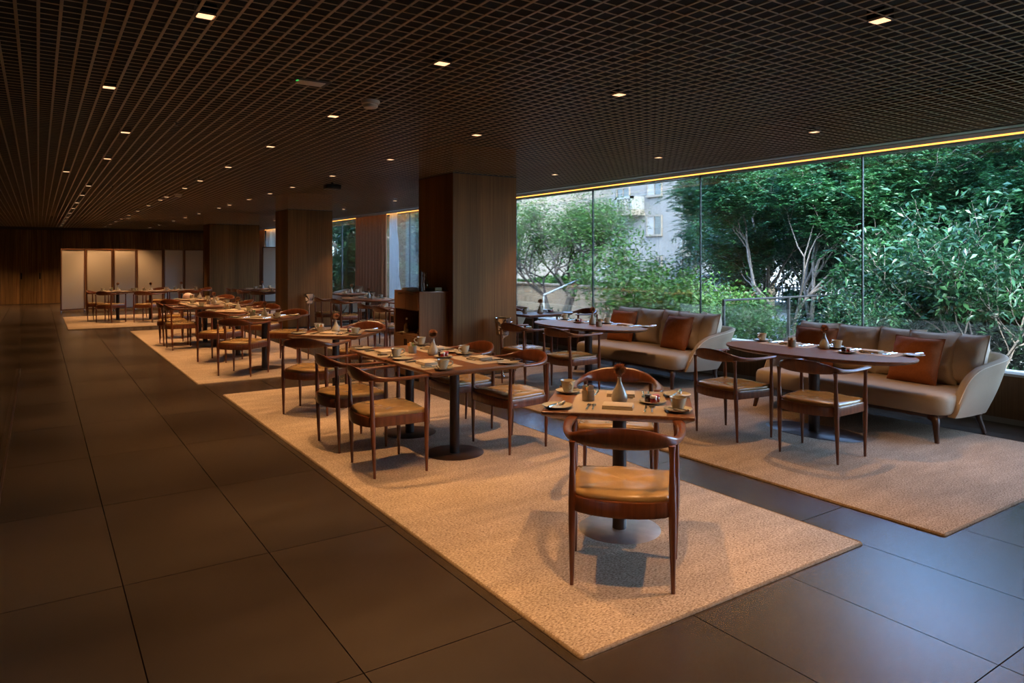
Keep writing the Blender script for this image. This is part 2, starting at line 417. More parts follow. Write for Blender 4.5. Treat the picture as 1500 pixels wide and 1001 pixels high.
# glass partition at the left
g = thing('glass_partition', 'tall reflective glass partition along the left edge of the dark stone walkway', 'partition', (-.22, 0, 0))
MB().box(-.006, .006, -2.0, 12.3, .012, 2.06).build('glass_panel', 'partition_glass', g, smooth=False)
MB().box(-.014, .014, -2.0, 12.3, 0, .012).build('floor_channel', 'bronze', g, smooth=False)
# columns clad in veneer: structure
def column(n, x0, x1, y0, y1):
    c = thing('column_%d' % n, None, None, ((x0+x1)/2, (y0+y1)/2, 0)); struct(c)
    hx, hy = (x1-x0)/2, (y1-y0)/2
    MB().box(-hx, hx, -hy, hy, .03, CEIL+.38).build('cladding', 'veneer', c, smooth=False)
    MB().box(-hx+.012, hx-.012, -hy+.012, hy-.012, 0, .03).build('plinth', 'dark_box', c, smooth=False)
    MB().box(-hx-.003, hx+.003, -hy-.003, hy+.003, CEIL-.012, CEIL+.03).build('shadow_gap', 'dark_box', c, smooth=False)
column(1, 4.50, 5.50, 8.06, 9.06)
column(2, 4.70, 5.74, 16.08, 17.09)
column(3, 4.57, 6.12, 24.17, 25.2)

# ------------------------------------------------------------------ rugs
def rug(x0, x1, y0, y1, label):
    t = thing('area_rug', label, 'rug', ((x0+x1)/2, (y0+y1)/2, 0), 0, 'sand coloured wool rugs')
    hx, hy = (x1-x0)/2, (y1-y0)/2
    MB().rbox(-hx+.012, hx-.012, -hy+.012, hy-.012, .001, .013, .003).build('pile', 'rug_wool', t)
    m = MB(); q = .012; pts = []
    for cx, cy, a0 in ((hx-.02, hy-.02, 0), (-hx+.02, hy-.02, 90), (-hx+.02, -hy+.02, 180), (hx-.02, -hy+.02, 270)):
        for k in range(4):
            a = R(a0+30*k); pts.append((cx+.02*math.cos(a), cy+.02*math.sin(a)))
    o = [[(x, y, .001) for x, y in pts], [(x*1.0, y*1.0, .009) for x, y in pts]]
    inn = [(x*(hx-.014)/hx, y*(hy-.014)/hy) for x, y in pts]
    o += [[(x, y, .0145) for x, y in [((a[0]+b[0])/2, (a[1]+b[1])/2) for a, b in zip(pts, inn)]], [(x, y, .009) for x, y in inn], [(x, y, .001) for x, y in inn]]
    m.rings(o, False, closed=True).build('binding', 'rug_edge', t, ang=60)
rug(1.77, 3.79, 2.14, 8.63, 'sand wool rug under the nearest small table and chairs beside the aisle')
rug(1.66, 3.72, 9.52, 17.38, 'sand wool rug under the second row of small tables, behind the front rug')
rug(.55, 3.85, 18.5, 22.6, 'pale ribbed rug furthest down the aisle, before the folding screens')
rug(4.27, 7.0, 1.94, 8.4, 'wide wool rug under the oval tables and sofas by the near windows')
rug(4.25, 7.0, 9.75, 15.9, 'wool rug by the windows behind the sideboard column')
rug(4.25, 7.0, 17.3, 23.6, 'wool rug by the windows between the two far columns')

# ------------------------------------------------------------------ dining chair (faces +x)
def make_chair():
    t = thing('dining_chair', 'x', 'chair')
    def leg(x, y, xt, yt, ztop, zseat):
        pts = []; rad = []
        for k, (z, r) in enumerate(((.012, .0095), (.12, .0125), (.30, .0175), (zseat, .0190), (.52, .0165), (.61, .0128), (.675, .0135), (ztop, .0185))):
            f = z/ztop; pts.append((x+(xt-x)*f, y+(yt-y)*f, z)); rad.append(r)
        return MB().tube(pts, rad, 10).lathe([(.0075, .0), (.0095, .012)], 10, c=(x, y, 0))
    for s_ in (1, -1):
        leg(.195, s_*.262, .190, s_*.268, .720, .41).build('leg', 'chair_wood', t)
        leg(-.200, s_*.238, -.225, s_*.232, .712, .41).build('leg', 'chair_wood', t)
    # curved seat frame: outline with bowed back and front rails
    def outline(inset, bow):
        pts = []
        hx, yf, yb = .200-inset, .262-inset, .238-inset
        for k in range(9):   # front
            v = -1+2*k/8; pts.append((hx+bow*.45*(1-v*v), v*yf))
        for k in range(1, 9):  # left side
            f = k/9; pts.append((hx-2*hx*f, yf+(yb-yf)*f+.006*math.sin(PI*f)))
        for k in range(13):   # back bowed outwards
            v = 1-2*k/12; pts.append((-hx-bow*1.5*(1-v*v)**.62, v*yb))
        for k in range(1, 9):
            f = k/9; pts.append((-hx+2*hx*f, -(yb+(yf-yb)*f+.006*math.sin(PI*f))))
        return pts
    o1, o2 = outline(-.002, .05), outline(.022, .045)
    m = MB()
    def zz(p, base, k): return base - k*(1-min(1, abs(p[1])/.25)**2)
    rg = [[(x, y, zz((x, y), .378, .004)) for x, y in o1], [(x, y, .383) for x, y in outline(-.004, .05)], [(x, y, .442) for x, y in outline(-.004, .05)],
          [(x, y, .448) for x, y in o1], [(x, y, .448) for x, y in o2], [(x, y, .378) for x, y in o2]]
    m.rings(rg, False, closed=True).build('seat_frame', 'chair_wood', t, ang=50)
    # leather seat : domed saddle
    oc = outline(.012, .045); n = len(oc); rings = []
    for k, (f, z) in enumerate(((1.0, .440), (1.018, .452), (1.012, .466), (.975, .476), (.87, .481), (.66, .480), (.42, .476), (.2, .472), (.05, .470))):
        ring = []
        for x, y in oc:
            xx, yy = x*f, y*f
            wv = .006*mnoise.noise(Vector((xx*11, yy*11, 3.1))) if f < 1 else 0
            ring.append((xx, yy, z + wv + (.004*math.cos(yy*12) if f < .97 else 0)))
        rings.append(ring)
    m = MB().rings(rings, False); c0 = len(m.v)
    m.add([(x, y, z) for x, y, z in rings[-1]], [tuple(range(n))])
    m.add([(x, y, z) for x, y, z in rings[0]], [tuple(range(n-1, -1, -1))])
    m.build('seat_cushion', 'leather', t, ang=80)
    # back rail and arms : one swept hoop
    key = [(.245, .262, .723, .026, .012), (.225, .273, .724, .052, .019), (.17, .284, .723, .058, .022), (.06, .287, .719, .047, .024), (-.05, .277, .716, .040, .028),
           (-.14, .255, .718, .036, .036), (-.20, .228, .726, .034, .050), (-.245, .175, .735, .028, .076), (-.268, .10, .741, .023, .100), (-.276, 0, .744, .021, .108)]
    key = key + [(a, -b, c, d, e) for a, b, c, d, e in key[-2::-1]]
    fine = []
    for k in range(len(key)-1):
        p0, p1, p2, p3 = key[max(k-1, 0)], key[k], key[k+1], key[min(k+2, len(key)-1)]
        for j in range(3):
            u = j/3
            fine.append(tuple(.5*((2*p1[i])+(-p0[i]+p2[i])*u+(2*p0[i]-5*p1[i]+4*p2[i]-p3[i])*u*u+(-p0[i]+3*p1[i]-3*p2[i]+p3[i])*u**3) for i in range(5)))
    fine.append(key[-1])
    rg = []; K = len(fine)
    for k in range(K):
        a = Vector(fine[max(k-1, 0)][:3]); b = Vector(fine[min(k+1, K-1)][:3]); tn = (b-a); tn.z = 0; tn.normalize()
        side = Vector((tn.y, -tn.x, 0)); c = Vector(fine[k][:3]); w, h = fine[k][3], fine[k][4]
        lean = .22 if h > .05 else 0
        r = []
        for i in range(12):
            cx, cz = sup(2*PI*i/12+PI/12, .75)
            off = side*(cx*w/2) + Vector((0, 0, cz*h/2)); off += side*(-lean*cz*h/2)*(-1)
            r.append(tuple(c+off))
        rg.append(r)
    MB().rings([q[::-1] for q in rg]).build('back_and_arm_rail', 'chair_wood', t, ang=70)
    return t
PROTO['chair'] = [make_chair(), False]

# ------------------------------------------------------------------ tables
TT = .75
def make_square(w_, d_, base_mat, name):
    """top w_ along y, d_ along x; front towards -x"""
    t = thing(name, 'x', 'table')
    def loop(ix, z, r=.012):
        hx, hy = d_/2-ix, w_/2-ix; pts = []
        for cx, cy, a0 in ((hx-r, hy-r, 0), (-hx+r, hy-r, 90), (-hx+r, -hy+r, 180), (hx-r, -hy+r, 270)):
            for k in range(4):
                a = R(a0+30*k); pts.append((cx+r*math.cos(a), cy+r*math.sin(a), z))
        return pts
    MB().rings([loop(.045, TT-.044), loop(.004, TT-.020), loop(.0, TT-.014), loop(.0, TT-.002), loop(.002, TT)]).build('tabletop', 'table_wood', t, ang=30)
    MB().lathe([(.04, .016), (.04, TT-.052)], 28).lathe([(.11, TT-.052), (.11, TT-.0445)], 28).build('pedestal', 'dark_metal', t)
    MB().lathe([(.236, .0005), (.243, .003), (.243, .010), (.236, .014), (.05, .016)], 56).build('base_plate', base_mat, t)
    return t
PROTO['table45'] = [make_square(.82, .70, 'bronze', 'dining_table'), False]
PROTO['tableglare'] = [make_square(.82, .70, 'glare_disc', 'dining_table'), False]
PROTO['tablepair'] = [make_square(.81, .84, 'bronze', 'dining_table'), False]
def make_oval(L, Wd):
    t = thing('oval_table', 'x', 'table'); n = 72
    def loop(ix, z):
        r = []
        for i in range(n):
            c, s_ = sup(2*PI*i/n, .93); r.append(((Wd/2-ix)*c, (L/2-ix)*s_, z))
        return r
    MB().rings([loop(.08, TT-.042), loop(.02, TT-.028), loop(.003, TT-.018), loop(0, TT-.011), loop(.001, TT-.002), loop(.003, TT)]).build('tabletop', 'table_wood', t, ang=30)
    MB().lathe([(.048, .018), (.048, TT-.05)], 28).lathe([(.16, TT-.05), (.16, TT-.0425)], 28).build('pedestal', 'dark_metal', t)
    MB().lathe([(.46, .0005), (.465, .004), (.465, .011), (.455, .016), (.06, .018)], 64, sx=.58).build('base_plate', 'bronze', t)
    return t
PROTO['oval'] = [make_oval(1.74, .92), False]

# ------------------------------------------------------------------ tableware
def proto(kind, o): PROTO[kind] = [o, False]
# placemat with scalloped edge
pts = []
hx, hy = .17, .26; nx, ny = 10, 15
def scal(a, b, n_, nrm):
    r = []
    for i in range(n_*3):
        f = i/(n_*3); bul = .0035*abs(math.sin(PI*f*n_))
        r.append((a[0]+(b[0]-a[0])*f+nrm[0]*bul, a[1]+(b[1]-a[1])*f+nrm[1]*bul))
    return r
pts = scal((hx, -hy), (hx, hy), ny, (1, 0))+scal((hx, hy), (-hx, hy), nx, (0, 1))+scal((-hx, hy), (-hx, -hy), ny, (-1, 0))+scal((-hx, -hy), (hx, -hy), nx, (0, -1))
o = MB().prism(pts, .0003, .0014).build('placemat', 'paper_mat'); proto('mat', tag(o, 'x', 'placemat'))
def make_plate():
    t = thing('side_plate', 'x', 'plate')
    MB().lathe([(.045, 0), (.05, .003), (.062, .0045), (.084, .013), (.0855, .0145), (.0845, .016), (.064, .0085), (.052, .0065), (.0005, .0065)], 36).build('dish', 'porcelain', t, ang=60)
    MB().lathe([(.0853, .0138), (.0866, .0150), (.0853, .0166), (.0838, .0158)], 36, caps=False).build('rim', 'porcelain_rim', t, ang=80)
    return t
proto('plate', make_plate())
def make_saucer():
    t = thing('saucer', 'x', 'saucer')
    MB().lathe([(.038, 0), (.042, .003), (.055, .005), (.076, .015), (.0775, .0165), (.0765, .018), (.055, .009), (.03, .0065), (.0005, .0065)], 32).build('dish', 'porcelain', t, ang=60)
    MB().lathe([(.0772, .0158), (.0788, .0170), (.0772, .0185), (.0758, .0178)], 32, caps=False).build('rim', 'porcelain_rim', t, ang=80)
    return t
proto('saucer', make_saucer())
def make_cup():
    t = thing('coffee_cup', 'x', 'cup')
    MB().lathe([(.020, 0), (.026, .001), (.027, .005), (.031, .012), (.037, .030), (.0425, .055), (.046, .070), (.0468, .0715), (.0452, .0722), (.041, .055), (.0355, .031), (.029, .013), (.0005, .008)], 32).build('bowl', 'porcelain', t, ang=60)
    MB().tube([(0, .043, .060), (0, .058, .063), (0, .070, .054), (0, .071, .040), (0, .060, .028), (0, .044, .024), (0, .034, .024)], [.006, .0048, .0048, .0046, .0046, .005, .006], 8).build('handle', 'porcelain', t)
    return t
proto('cup', make_cup())
def napkin_mesh():
    m = MB()
    for k, (a, b, z) in enumerate(((.062, .085, 0), (.060, .084, .007), (.058, .082, .014))):
        m.rbox(-a, a, -b, b+.001*k, z, z+.0066, .003, 2)
    return m.build('folded_napkin', 'napkin')
proto('napkin', tag(napkin_mesh(), 'x', 'napkin'))
def fork_mesh():
    m = MB()
    m.tube([(-.095, 0, .0035), (-.06, 0, .004), (-.01, 0, .006), (.03, 0, .005)], [.007, .006, .0035, .0036], 8)
    m.rbox(.028, .058, -.0115, .0115, .0032, .0058, .001)
    for k in range(4):
        y = -.0082+k*.00547; m.tube([(.056, y, .0045), (.078, y, .0055), (.097, y, .0038)], [.0023, .0021, .0010], 5)
    return m.build('fork', 'silver')
proto('fork', tag(fork_mesh(), 'x', 'fork'))
def knife_mesh():
    m = MB()
    m.tube([(-.105, 0, .004), (-.07, 0, .0048), (-.015, 0, .0042)], [.0072, .0078, .0052], 8)
    m.prism([(-.018, -.005), (.06, -.0085), (.088, -.006), (.098, .001), (.09, .005), (-.018, .005)], .0030, .0046)
    return m.build('table_knife', 'silver')
proto('knife', tag(knife_mesh(), 'x', 'knife'))
def spoon_mesh(name, L, ww):
    m = MB()
    m.tube([(-L*.5, 0, .004), (-L*.3, 0, .0045), (L*.05, 0, .0055), (L*.22, 0, .004)], [.0066, .0054, .0034, .004], 8)
    m.lathe([(.0005, .001), (ww*.6, .0016), (ww*.95, .0045), (ww, .0062), (ww*.93, .0062), (ww*.6, .0035), (.0005, .003)], 18, c=(L*.34, 0, 0), sx=1.45)
    return m.build(name, 'silver')
proto('spoon', tag(spoon_mesh('table_spoon', .20, .019), 'x', 'spoon'))
proto('teaspoon', tag(spoon_mesh('teaspoon', .13, .011), 'x', 'spoon'))
o = MB().lathe([(.030, 0), (.043, .002), (.047, .012), (.0465, .030), (.041, .050), (.030, .074), (.019, .096), (.0125, .115), (.0108, .130), (.0118, .141), (.0125, .1425), (.0100, .1425), (.0085, .130), (.0085, .11)], 36).build('bud_vase', 'vase_glaze', ang=70)
proto('vase', tag(o, 'x', 'vase'))
def make_flower():
    t = thing('dried_flower', 'x', 'flower')
    m = MB(); rr = random.Random(3)
    for k in range(150):
        zt = 1-2*(k+.5)/150; a = k*2.39996; rxy = math.sqrt(1-zt*zt)
        d = Vector((rxy*math.cos(a), rxy*math.sin(a), zt)); L = .036+.010*rr.random()
        p = Vector((0, 0, .058)); u = d.orthogonal().normalized(); w = d.cross(u)
        b = p+d*.012; tip = p+d*L
        mid = p+d*L*.62
        q = [b+u*.0018, b-u*.0018, mid-u*.0042, mid+u*.0042, mid+w*.0038, mid-w*.0038, tip]
        m.add(q, [(0, 1, 2, 3), (3, 2, 6), (0, 4, 6), (1, 6, 5)])
    m.lathe([(.0005, .034), (.014, .042), (.019, .058), (.014, .072), (.0005, .080)], 14)
    m.build('flower_head', 'dried_flower', t, smooth=False)
    MB().tube([(0, 0, -.11), (.0005, 0, -.04), (0, 0, .04)], .0022, 6).build('stem', 'dried_flower', t)
    return t
proto('flower', make_flower())
def make_pot():
    t = thing('sachet_pot', 'x', 'pot')
    MB().lathe([(.030, 0), (.035, .002), (.0365, .008), (.0372, .064), (.0378, .0665), (.0345, .0665), (.0340, .010), (.0005, .008)], 32).build('pot_body', 'stoneware', t, ang=60)
    rr = random.Random(5)
    for k in range(9):
        a = rr.random()*PI; M = Matrix.Translation((rr.uniform(-.018, .018), rr.uniform(-.018, .018), .012)) @ Matrix.Rotation(a, 4, 'Z') @ Matrix.Rotation(rr.uniform(-.22, .22), 4, 'Y')
        hh = rr.uniform(.064, .085)
        MB().box(-.014, .014, -.0016, .0016, 0, hh, 0, M).build('sachet', ('packet_green', 'packet_orange', 'packet_brown', 'lid_white')[k % 4], t, smooth=False)
    return t
proto('pot', make_pot())
def make_jar(jam, lid):
    t = thing('jam_jar', 'x', 'jar')
    MB().lathe([(.015, 0), (.019, .002), (.0195, .008), (.0195, .025), (.017, .030)], 20).build('jar_body', jam, t)
    MB().lathe([(.0172, .0295), (.0195, .030), (.0200, .031), (.0200, .041), (.0190, .0425), (.0005, .0425)], 24).build('lid', lid, t)
    return t
proto('jar_red', make_jar('jam_red', 'lid_red')); proto('jar_dark', make_jar('jam_dark', 'lid_dark')); proto('jar_white', make_jar('jam_red', 'lid_white'))
def R2(v, a): return (v[0]*math.cos(a)-v[1]*math.sin(a), v[0]*math.sin(a)+v[1]*math.cos(a))
ZT = TT+.0003
def setting(cx, cy, ang, desc, full=True, flip=1):
    """place setting: cx,cy = point on the table edge in front of the seat, ang = direction the diner faces"""
    def put(kind, dx, dy, rz, label, group, dz=0.):
        ox, oy = R2((dx, dy), ang); return place(kind, (cx+ox, cy+oy, ZT+dz), ang+rz, label % desc, group)
    j = lambda s_: rnd.uniform(-s_, s_)
    put('mat', .178, 0, j(.01), 'paper placemat, %s', 'paper placemats')
    if full:
        put('fork', .15, .165, j(.04), 'outer silver fork, %s', 'silver forks', .0016)
        put('fork', .15, .135, j(.04), 'inner silver fork, %s', 'silver forks', .0016)
        put('knife', .15, -.150, j(.04), 'silver knife by the napkin, %s', 'silver knives', .0016)
        put('spoon', .15, -.185, j(.06), 'large silver spoon, %s', 'silver spoons', .0016)
        put('teaspoon', .275, .02*flip, PI/2+j(.3), 'small spoon above the napkin, %s', 'small silver spoons', .0016)
    put('napkin', .17, 0, j(.05), 'folded cream napkin, %s', 'folded napkins', .0016)
    put('plate', .12, .335*flip, j(3), 'dark-rimmed side plate, %s', 'side plates')
    if full:
        put('knife', .12, .335*flip, -.25+j(.1), 'knife across the side plate, %s', 'butter knives', .0168)
    put('saucer', .14, -.325*flip, 0, 'saucer under the cup, %s', 'saucers')
    put('cup', .14, -.325*flip, R(-90)+j(.5), 'cream coffee cup, %s', 'coffee cups', .0068)
    if full:
        put('teaspoon', .14-.05, -.325*flip, R(75)+j(.2), 'small spoon on the saucer, %s', 'saucer spoons', .0186)
def centre(table, vase=None, pot=None, jam=None, flower=True, jars=True):
    if vase:
        place('vase', (*vase, ZT), rnd.random()*6, 'small bottle-shaped ceramic vase on %s' % table, 'bud vases')
        if flower: place('flower', (*vase, ZT+.1285), rnd.random()*6, 'round brown dried flower, vase on %s' % table, 'dried flowers')
    if pot: place('pot', (*pot, ZT), rnd.random()*6, 'small stoneware pot full of sachets on %s' % table, 'sachet pots')
    if jam:
        place('saucer', (*jam, ZT), 0, 'small dish under the jam jars on %s' % table, 'jam dishes')
        if jars:
            for k, (dx, dy, kd, w) in enumerate(((.024, .014, 'jar_red', 'red-lidded'), (-.024, .016, 'jar_dark', 'black-lidded'), (.0, -.026, 'jar_white', 'white-lidded'))):
                ox, oy = R2((dx, dy), R(-34)); place(kd, (jam[0]+ox, jam[1]+oy, ZT+.0068), 0, '%s jam jar, %s' % (w, table), 'jam jars')
A45 = R(45); c45 = math.cos(A45)
def along(p, a, d, s_=0): return (p[0]+d*math.cos(a)-s_*math.sin(a), p[1]+d*math.sin(a)+s_*math.cos(a))
def single(p, kind, tlabel, ph, near, far, full=True, ang=A45, nd=None, fd=None, vase=None, pot=None, jam=None):
    place(kind, (*p, 0), ang, tlabel, 'square dining tables')
    if near is not None: place('chair', (*near, 0), ang+(nd or 0), 'wooden armchair with tan seat, aisle side of %s' % ph, 'dining chairs')
    if far is not None: place('chair', (*far, 0), ang+PI+(fd or 0), 'wooden armchair with tan seat, window side of %s' % ph, 'dining chairs')
    a = along(p, ang, -.35); b = along(p, ang, .35)
    setting(a[0], a[1], ang, 'aisle side of %s' % ph, full); setting(b[0], b[1], ang+PI, 'window side of %s' % ph, full)
    centre(ph, vase or along(p, ang, 0, .0), pot or along(p, ang, -.01, .18), jam or along(p, ang, -.02, -.19), jars=full)
single((2.81, 3.05), 'tableglare', 'small square table with a base coloured pale by window glare, nearest the camera', 'the nearest table', (2.44, 2.62), (3.30, 3.61))
single((2.80, 7.73), 'table45', 'small square table at the far end of the front rug', 'the last table of the front rug', (2.37, 7.17), (3.29, 8.22))
single((2.71, 10.42), 'table45', 'small square table at the near end of the middle rug', 'the first table of the middle rug', (2.32, 10.02), (3.2, 10.95))
single((2.70, 12.0), 'table45', 'small square table second from the near end of the middle rug', 'the second table of the middle rug', (2.33, 11.55), (3.2, 12.5), full=False)
single((2.80, 15.85), 'table45', 'small square table at the far end of the middle rug', 'the last table of the middle rug', (2.32, 15.4), (3.28, 16.32), full=False)
def pair(p1, p2, ph, chairs, full, cpos):
    for p, w in ((p1, 'nearer'), (p2, 'further')):
        place('tablepair', (*p, 0), 0, 'square table, the %s of the joined pair on %s' % (w, ph), 'square dining tables')
        for s_, sd in ((1, 'aisle'), (-1, 'window')):
            e = (p[0]-.42*s_, p[1])
            setting(e[0], e[1], 0 if s_ == 1 else PI, '%s side of %s table, %s pair' % (sd, w, ph.replace('the ', '')), full, flip=1)
    for (x, y, a, d) in chairs:
        place('chair', (x, y, 0), a, 'wooden armchair, %s, joined pair on %s' % (d, ph), 'dining chairs')
    centre('the joined pair of tables on %s' % ph, *cpos, jars=full)
pair((2.80, 4.99), (2.79, 5.80), 'the front rug', [(2.20, 4.94, R(-2), 'aisle side nearer seat'), (2.215, 5.73, R(1), 'aisle side further seat'),
     (3.31, 4.95, PI+R(3), 'window side nearer seat'), (3.28, 5.74, PI, 'window side further seat')], True, ((2.84, 5.44), (2.74, 5.64), (2.83, 5.24)))
pair((2.64, 13.52), (2.63, 14.33), 'the middle rug', [(2.10, 13.5, R(3), 'aisle side nearer seat'), (2.08, 14.27, 0, 'aisle side further seat'),
     (3.2, 13.5, PI, 'window side nearer seat'), (3.2, 14.3, PI, 'window side further seat')], False, ((2.72, 14.0), (2.6, 13.85), (2.7, 13.7)))
# far rug : three tables
for p, ph, ch in (((1.72, 20.95), 'the left table of the far rug', [(1.30, 20.80, R(-18), 'left end'), (1.50, 20.12, R(40), 'front')]),
              ((2.45, 20.62), 'the middle table of the far rug', [(2.28, 19.68, R(50), 'front'), (2.75, 21.5, R(250), 'back')]),
              ((3.22, 20.85), 'the right table of the far rug', [(3.75, 21.2, R(200), 'right end'), (3.3, 20.0, R(80), 'front')])):
    place('table45', (*p, 0), R(90), 'small square table, %s' % ph.replace('the ', '', 1), 'square dining tables')
    for x, y, a, d in ch: place('chair', (x, y, 0), a, 'wooden armchair with tan seat, %s of %s' % (d, ph), 'dining chairs')
    setting(p[0], p[1]-.35, R(90), 'front side of %s' % ph, False); setting(p[0], p[1]+.35, R(-90), 'back side of %s' % ph, False)
    centre(ph, (p[0], p[1]), (p[0]-.15, p[1]+.02), None)
# oval tables by the window
def oval(p, rz, word, chairs, full, vase, pot, jam):
    ph = 'the %s oval table' % word
    place('oval', (*p, 0), rz, 'oval wooden pedestal table by the sofa, %s' % word.replace('-', ' '), 'oval tables')
    for x, y, a, d in chairs: place('chair', (x, y, 0), a, 'wooden armchair with tan leather seat, %s chair of %s' % (d, ph), 'dining chairs')
    for s_, d in ((.37, 'further'), (-.40, 'nearer')):
        e = along(p, rz, .40 if s_ > 0 else .41, s_)
        setting(e[0], e[1], rz+PI, '%s sofa seat of %s' % (d, ph), full, flip=1)
    if vase: centre(ph, vase, pot, jam, jars=full)
oval((5.87, 3.78), R(4), 'nearest', [(5.17, 4.13, R(-4), 'further'), (5.23, 3.31, R(5), 'nearer')], True, (6.05, 3.79), (5.93, 4.05), (5.93, 3.50))
oval((5.80, 6.87), R(6), 'second', [(5.08, 7.22, R(3), 'further'), (5.16, 6.42, R(2), 'nearer')], True, (5.86, 6.86), (5.74, 6.60), (5.86, 7.14))
oval((5.80, 11.35), 0, 'third', [(5.05, 11.95, R(-3), 'further'), (4.98, 11.05, R(3), 'nearer')], False, (5.85, 11.35), (5.8, 11.1), None)
oval((5.78, 14.05), 0, 'fourth', [(5.08, 14.45, R(-3), 'further'), (5.14, 13.6, R(3), 'nearer')], False, (5.85, 14.15), (5.8, 13.85), (5.75, 14.35))
# square window table beside the first column
place('tablepair', (6.43, 8.88, 0), 0, 'square table by the window just beyond the nearest column', 'square dining tables')
place('chair', (6.50, 9.62, 0), R(-90), 'wooden armchair behind the square window table beyond the nearest column', 'dining chairs')
place('chair', (7.12, 8.72, 0), R(180), 'wooden armchair against the window at the square table beyond the column', 'dining chairs')
setting(6.43, 9.28, R(-90), 'the back side of the square window table', False); setting(6.85, 8.80, R(180), 'the glass side of the square window table', False)
centre('the square window table', (6.40, 8.72), (6.2, 8.85), (6.60, 8.72))
# further window-side tables
for p, ph, ch in (((6.35, 16.45), 'the window table level with the second column', []), ((5.25, 20.4), 'the table furthest behind the second column', [(4.62, 20.65, 0, 'left'), (4.62, 19.95, R(15), 'front')]),
                  ((5.25, 18.75), 'the table just behind the second column', [(4.55, 19.0, R(5), 'left'), (4.7, 18.2, R(35), 'front')])):
    place('tablepair', (*p, 0), 0, 'square table, %s' % ph.replace('the ', '', 1), 'square dining tables')
    for x, y, a, d in ch: place('chair', (x, y, 0), a, 'wooden armchair, %s seat of %s' % (d, ph), 'dining chairs')
    setting(p[0]-.42, p[1], 0, 'aisle side of %s' % ph, False); setting(p[0]+.42, p[1], PI, 'window side of %s' % ph, False)
    centre(ph, p, (p[0], p[1]+.2), None)
place('chair', (6.05, 12.75, 0), R(95), 'wooden armchair standing at the near end of the fourth oval table', 'dining chairs')
# pinkish dome seen on the far tables
tag(MB().lathe([(.10, 0), (.108, .01), (.105, .05), (.085, .09), (.05, .115), (.0005, .125)], 28).build('food_cover', 'pink_cover', loc=(2.62, 16.12, ZT)), 'pale pink dome on the last table of the middle rug', 'cover')
# ------------------------------------------------------------------ sofa (back towards +x, length along y)
def crom(key, n):
    out = []; K = len(key); dim = len(key[0])
    for k in range(K-1):
        p0, p1, p2, p3 = key[max(k-1, 0)], key[k], key[k+1], key[min(k+2, K-1)]
        for j in range(n):
            u = j/n
            out.append(tuple(.5*((2*p1[i])+(-p0[i]+p2[i])*u+(2*p0[i]-5*p1[i]+4*p2[i]-p3[i])*u*u+(-p0[i]+3*p1[i]-3*p2[i]+p3[i])*u**3) for i in range(dim)))
    out.append(tuple(key[-1])); return out
def make_sofa():
    t = thing('sofa', 'x', 'sofa')
    # seat: rounded slab, front corners well rounded
    def loop(ins, z, r):
        pts = []; x0, x1, hy = -.52+ins, .36-ins, .965-ins
        for cx, cy, a0 in ((x1-r, hy-r, 0), (x0+r, hy-r, 90), (x0+r, -hy+r, 180), (x1-r, -hy+r, 270)):
            for k in range(9):
                a = R(a0+90*k/8); pts.append((cx+r*math.cos(a), cy+r*math.sin(a), z + (.008*math.cos(cy) if z > .38 else 0)))
        return pts
    MB().rings([loop(.05, .235, .09), loop(.012, .245, .11), loop(0, .27, .12), loop(0, .36, .12), loop(.012, .388, .115), loop(.045, .404, .10), loop(.15, .410, .07)]).build('seat', 'sofa_fabric', t, ang=60)
    MB().rings([loop(.09, .205, .07), loop(.06, .205, .08), loop(.06, .236, .08)]).build('base_rail', 'sofa_wood', t)
    # flared shell: arms and back in one upholstered piece; (bx,by,bz) lower edge, (tx,ty,tz) upper edge
    half = [(-.36, .985, .215, -.30, .990, .33), (-.30, .995, .212, -.17, 1.01, .50), (-.20, 1.005, .21, -.03, 1.04, .595), (-.05, 1.015, .21, .13, 1.075, .635), (.10, 1.02, .21, .28, 1.11, .665),
            (.20, 1.00, .21, .40, 1.10, .685), (.29, .94, .21, .49, 1.02, .698), (.335, .84, .21, .53, .88, .70), (.35, .56, .21, .545, .58, .70), (.355, 0, .21, .55, 0, .70)]
    key = half+[(a, -b, c, d, -e, f) for a, b, c, d, e, f in half[-2::-1]]
    P_ = crom(key, 4); K = len(P_); nt_ = 8; outer = []; inner = []
    for k in range(K):
        B = Vector(P_[k][:3]); T = Vector(P_[k][3:])
        a = Vector(P_[max(k-1, 0)][:3]); b = Vector(P_[min(k+1, K-1)][:3]); tn = (b-a); tn.z = 0; tn.normalize()
        nrm = Vector((tn.y, -tn.x, 0))      # towards the inside
        th = .065
        ro = []; 
        for i in range(nt_+1):
            f = i/nt_; ro.append(B.lerp(T, f) - nrm*(.016*math.sin(PI*f)))
        top = [T+nrm*th*.18+Vector((0, 0, .014)), T+nrm*th*.5+Vector((0, 0, .020)), T+nrm*th*.82+Vector((0, 0, .012))]
        ri = [B.lerp(T, 1-i/nt_)+nrm*th for i in range(nt_+1)]
        outer.append([tuple(p) for p in ro+top+ri])
    MB().rings(outer, True).build('back_and_arms', 'sofa_fabric', t, ang=65)
    m = MB()
    # piping seam along the outer top edge
    MB().tube([Vector(r[nt_]) for r in outer], .0045, 6).build('piping', 'cushion_beige', t)
    for sx, sy, dx, dy in ((-.50, -.90, -.03, -.02), (-.50, .90, -.03, .02), (.24, -.92, .0, -.05), (.24, .92, .0, .05), (-.48, 0, -.02, 0)):
        pts = crom([(sx+.06, sy*(.93), .222), (sx+.02, sy*.985, .195), (sx, sy, .14), (sx+dx*.5, sy+dy*.5, .07), (sx+dx, sy+dy, .001)], 3)
        rr_ = [.046+(.018-.046)*min(1, (k/(len(pts)-1))*1.0)**.6 for k in range(len(pts))]
        MB().tube(pts, rr_, 10).build('leg', 'sofa_wood', t)
    return t
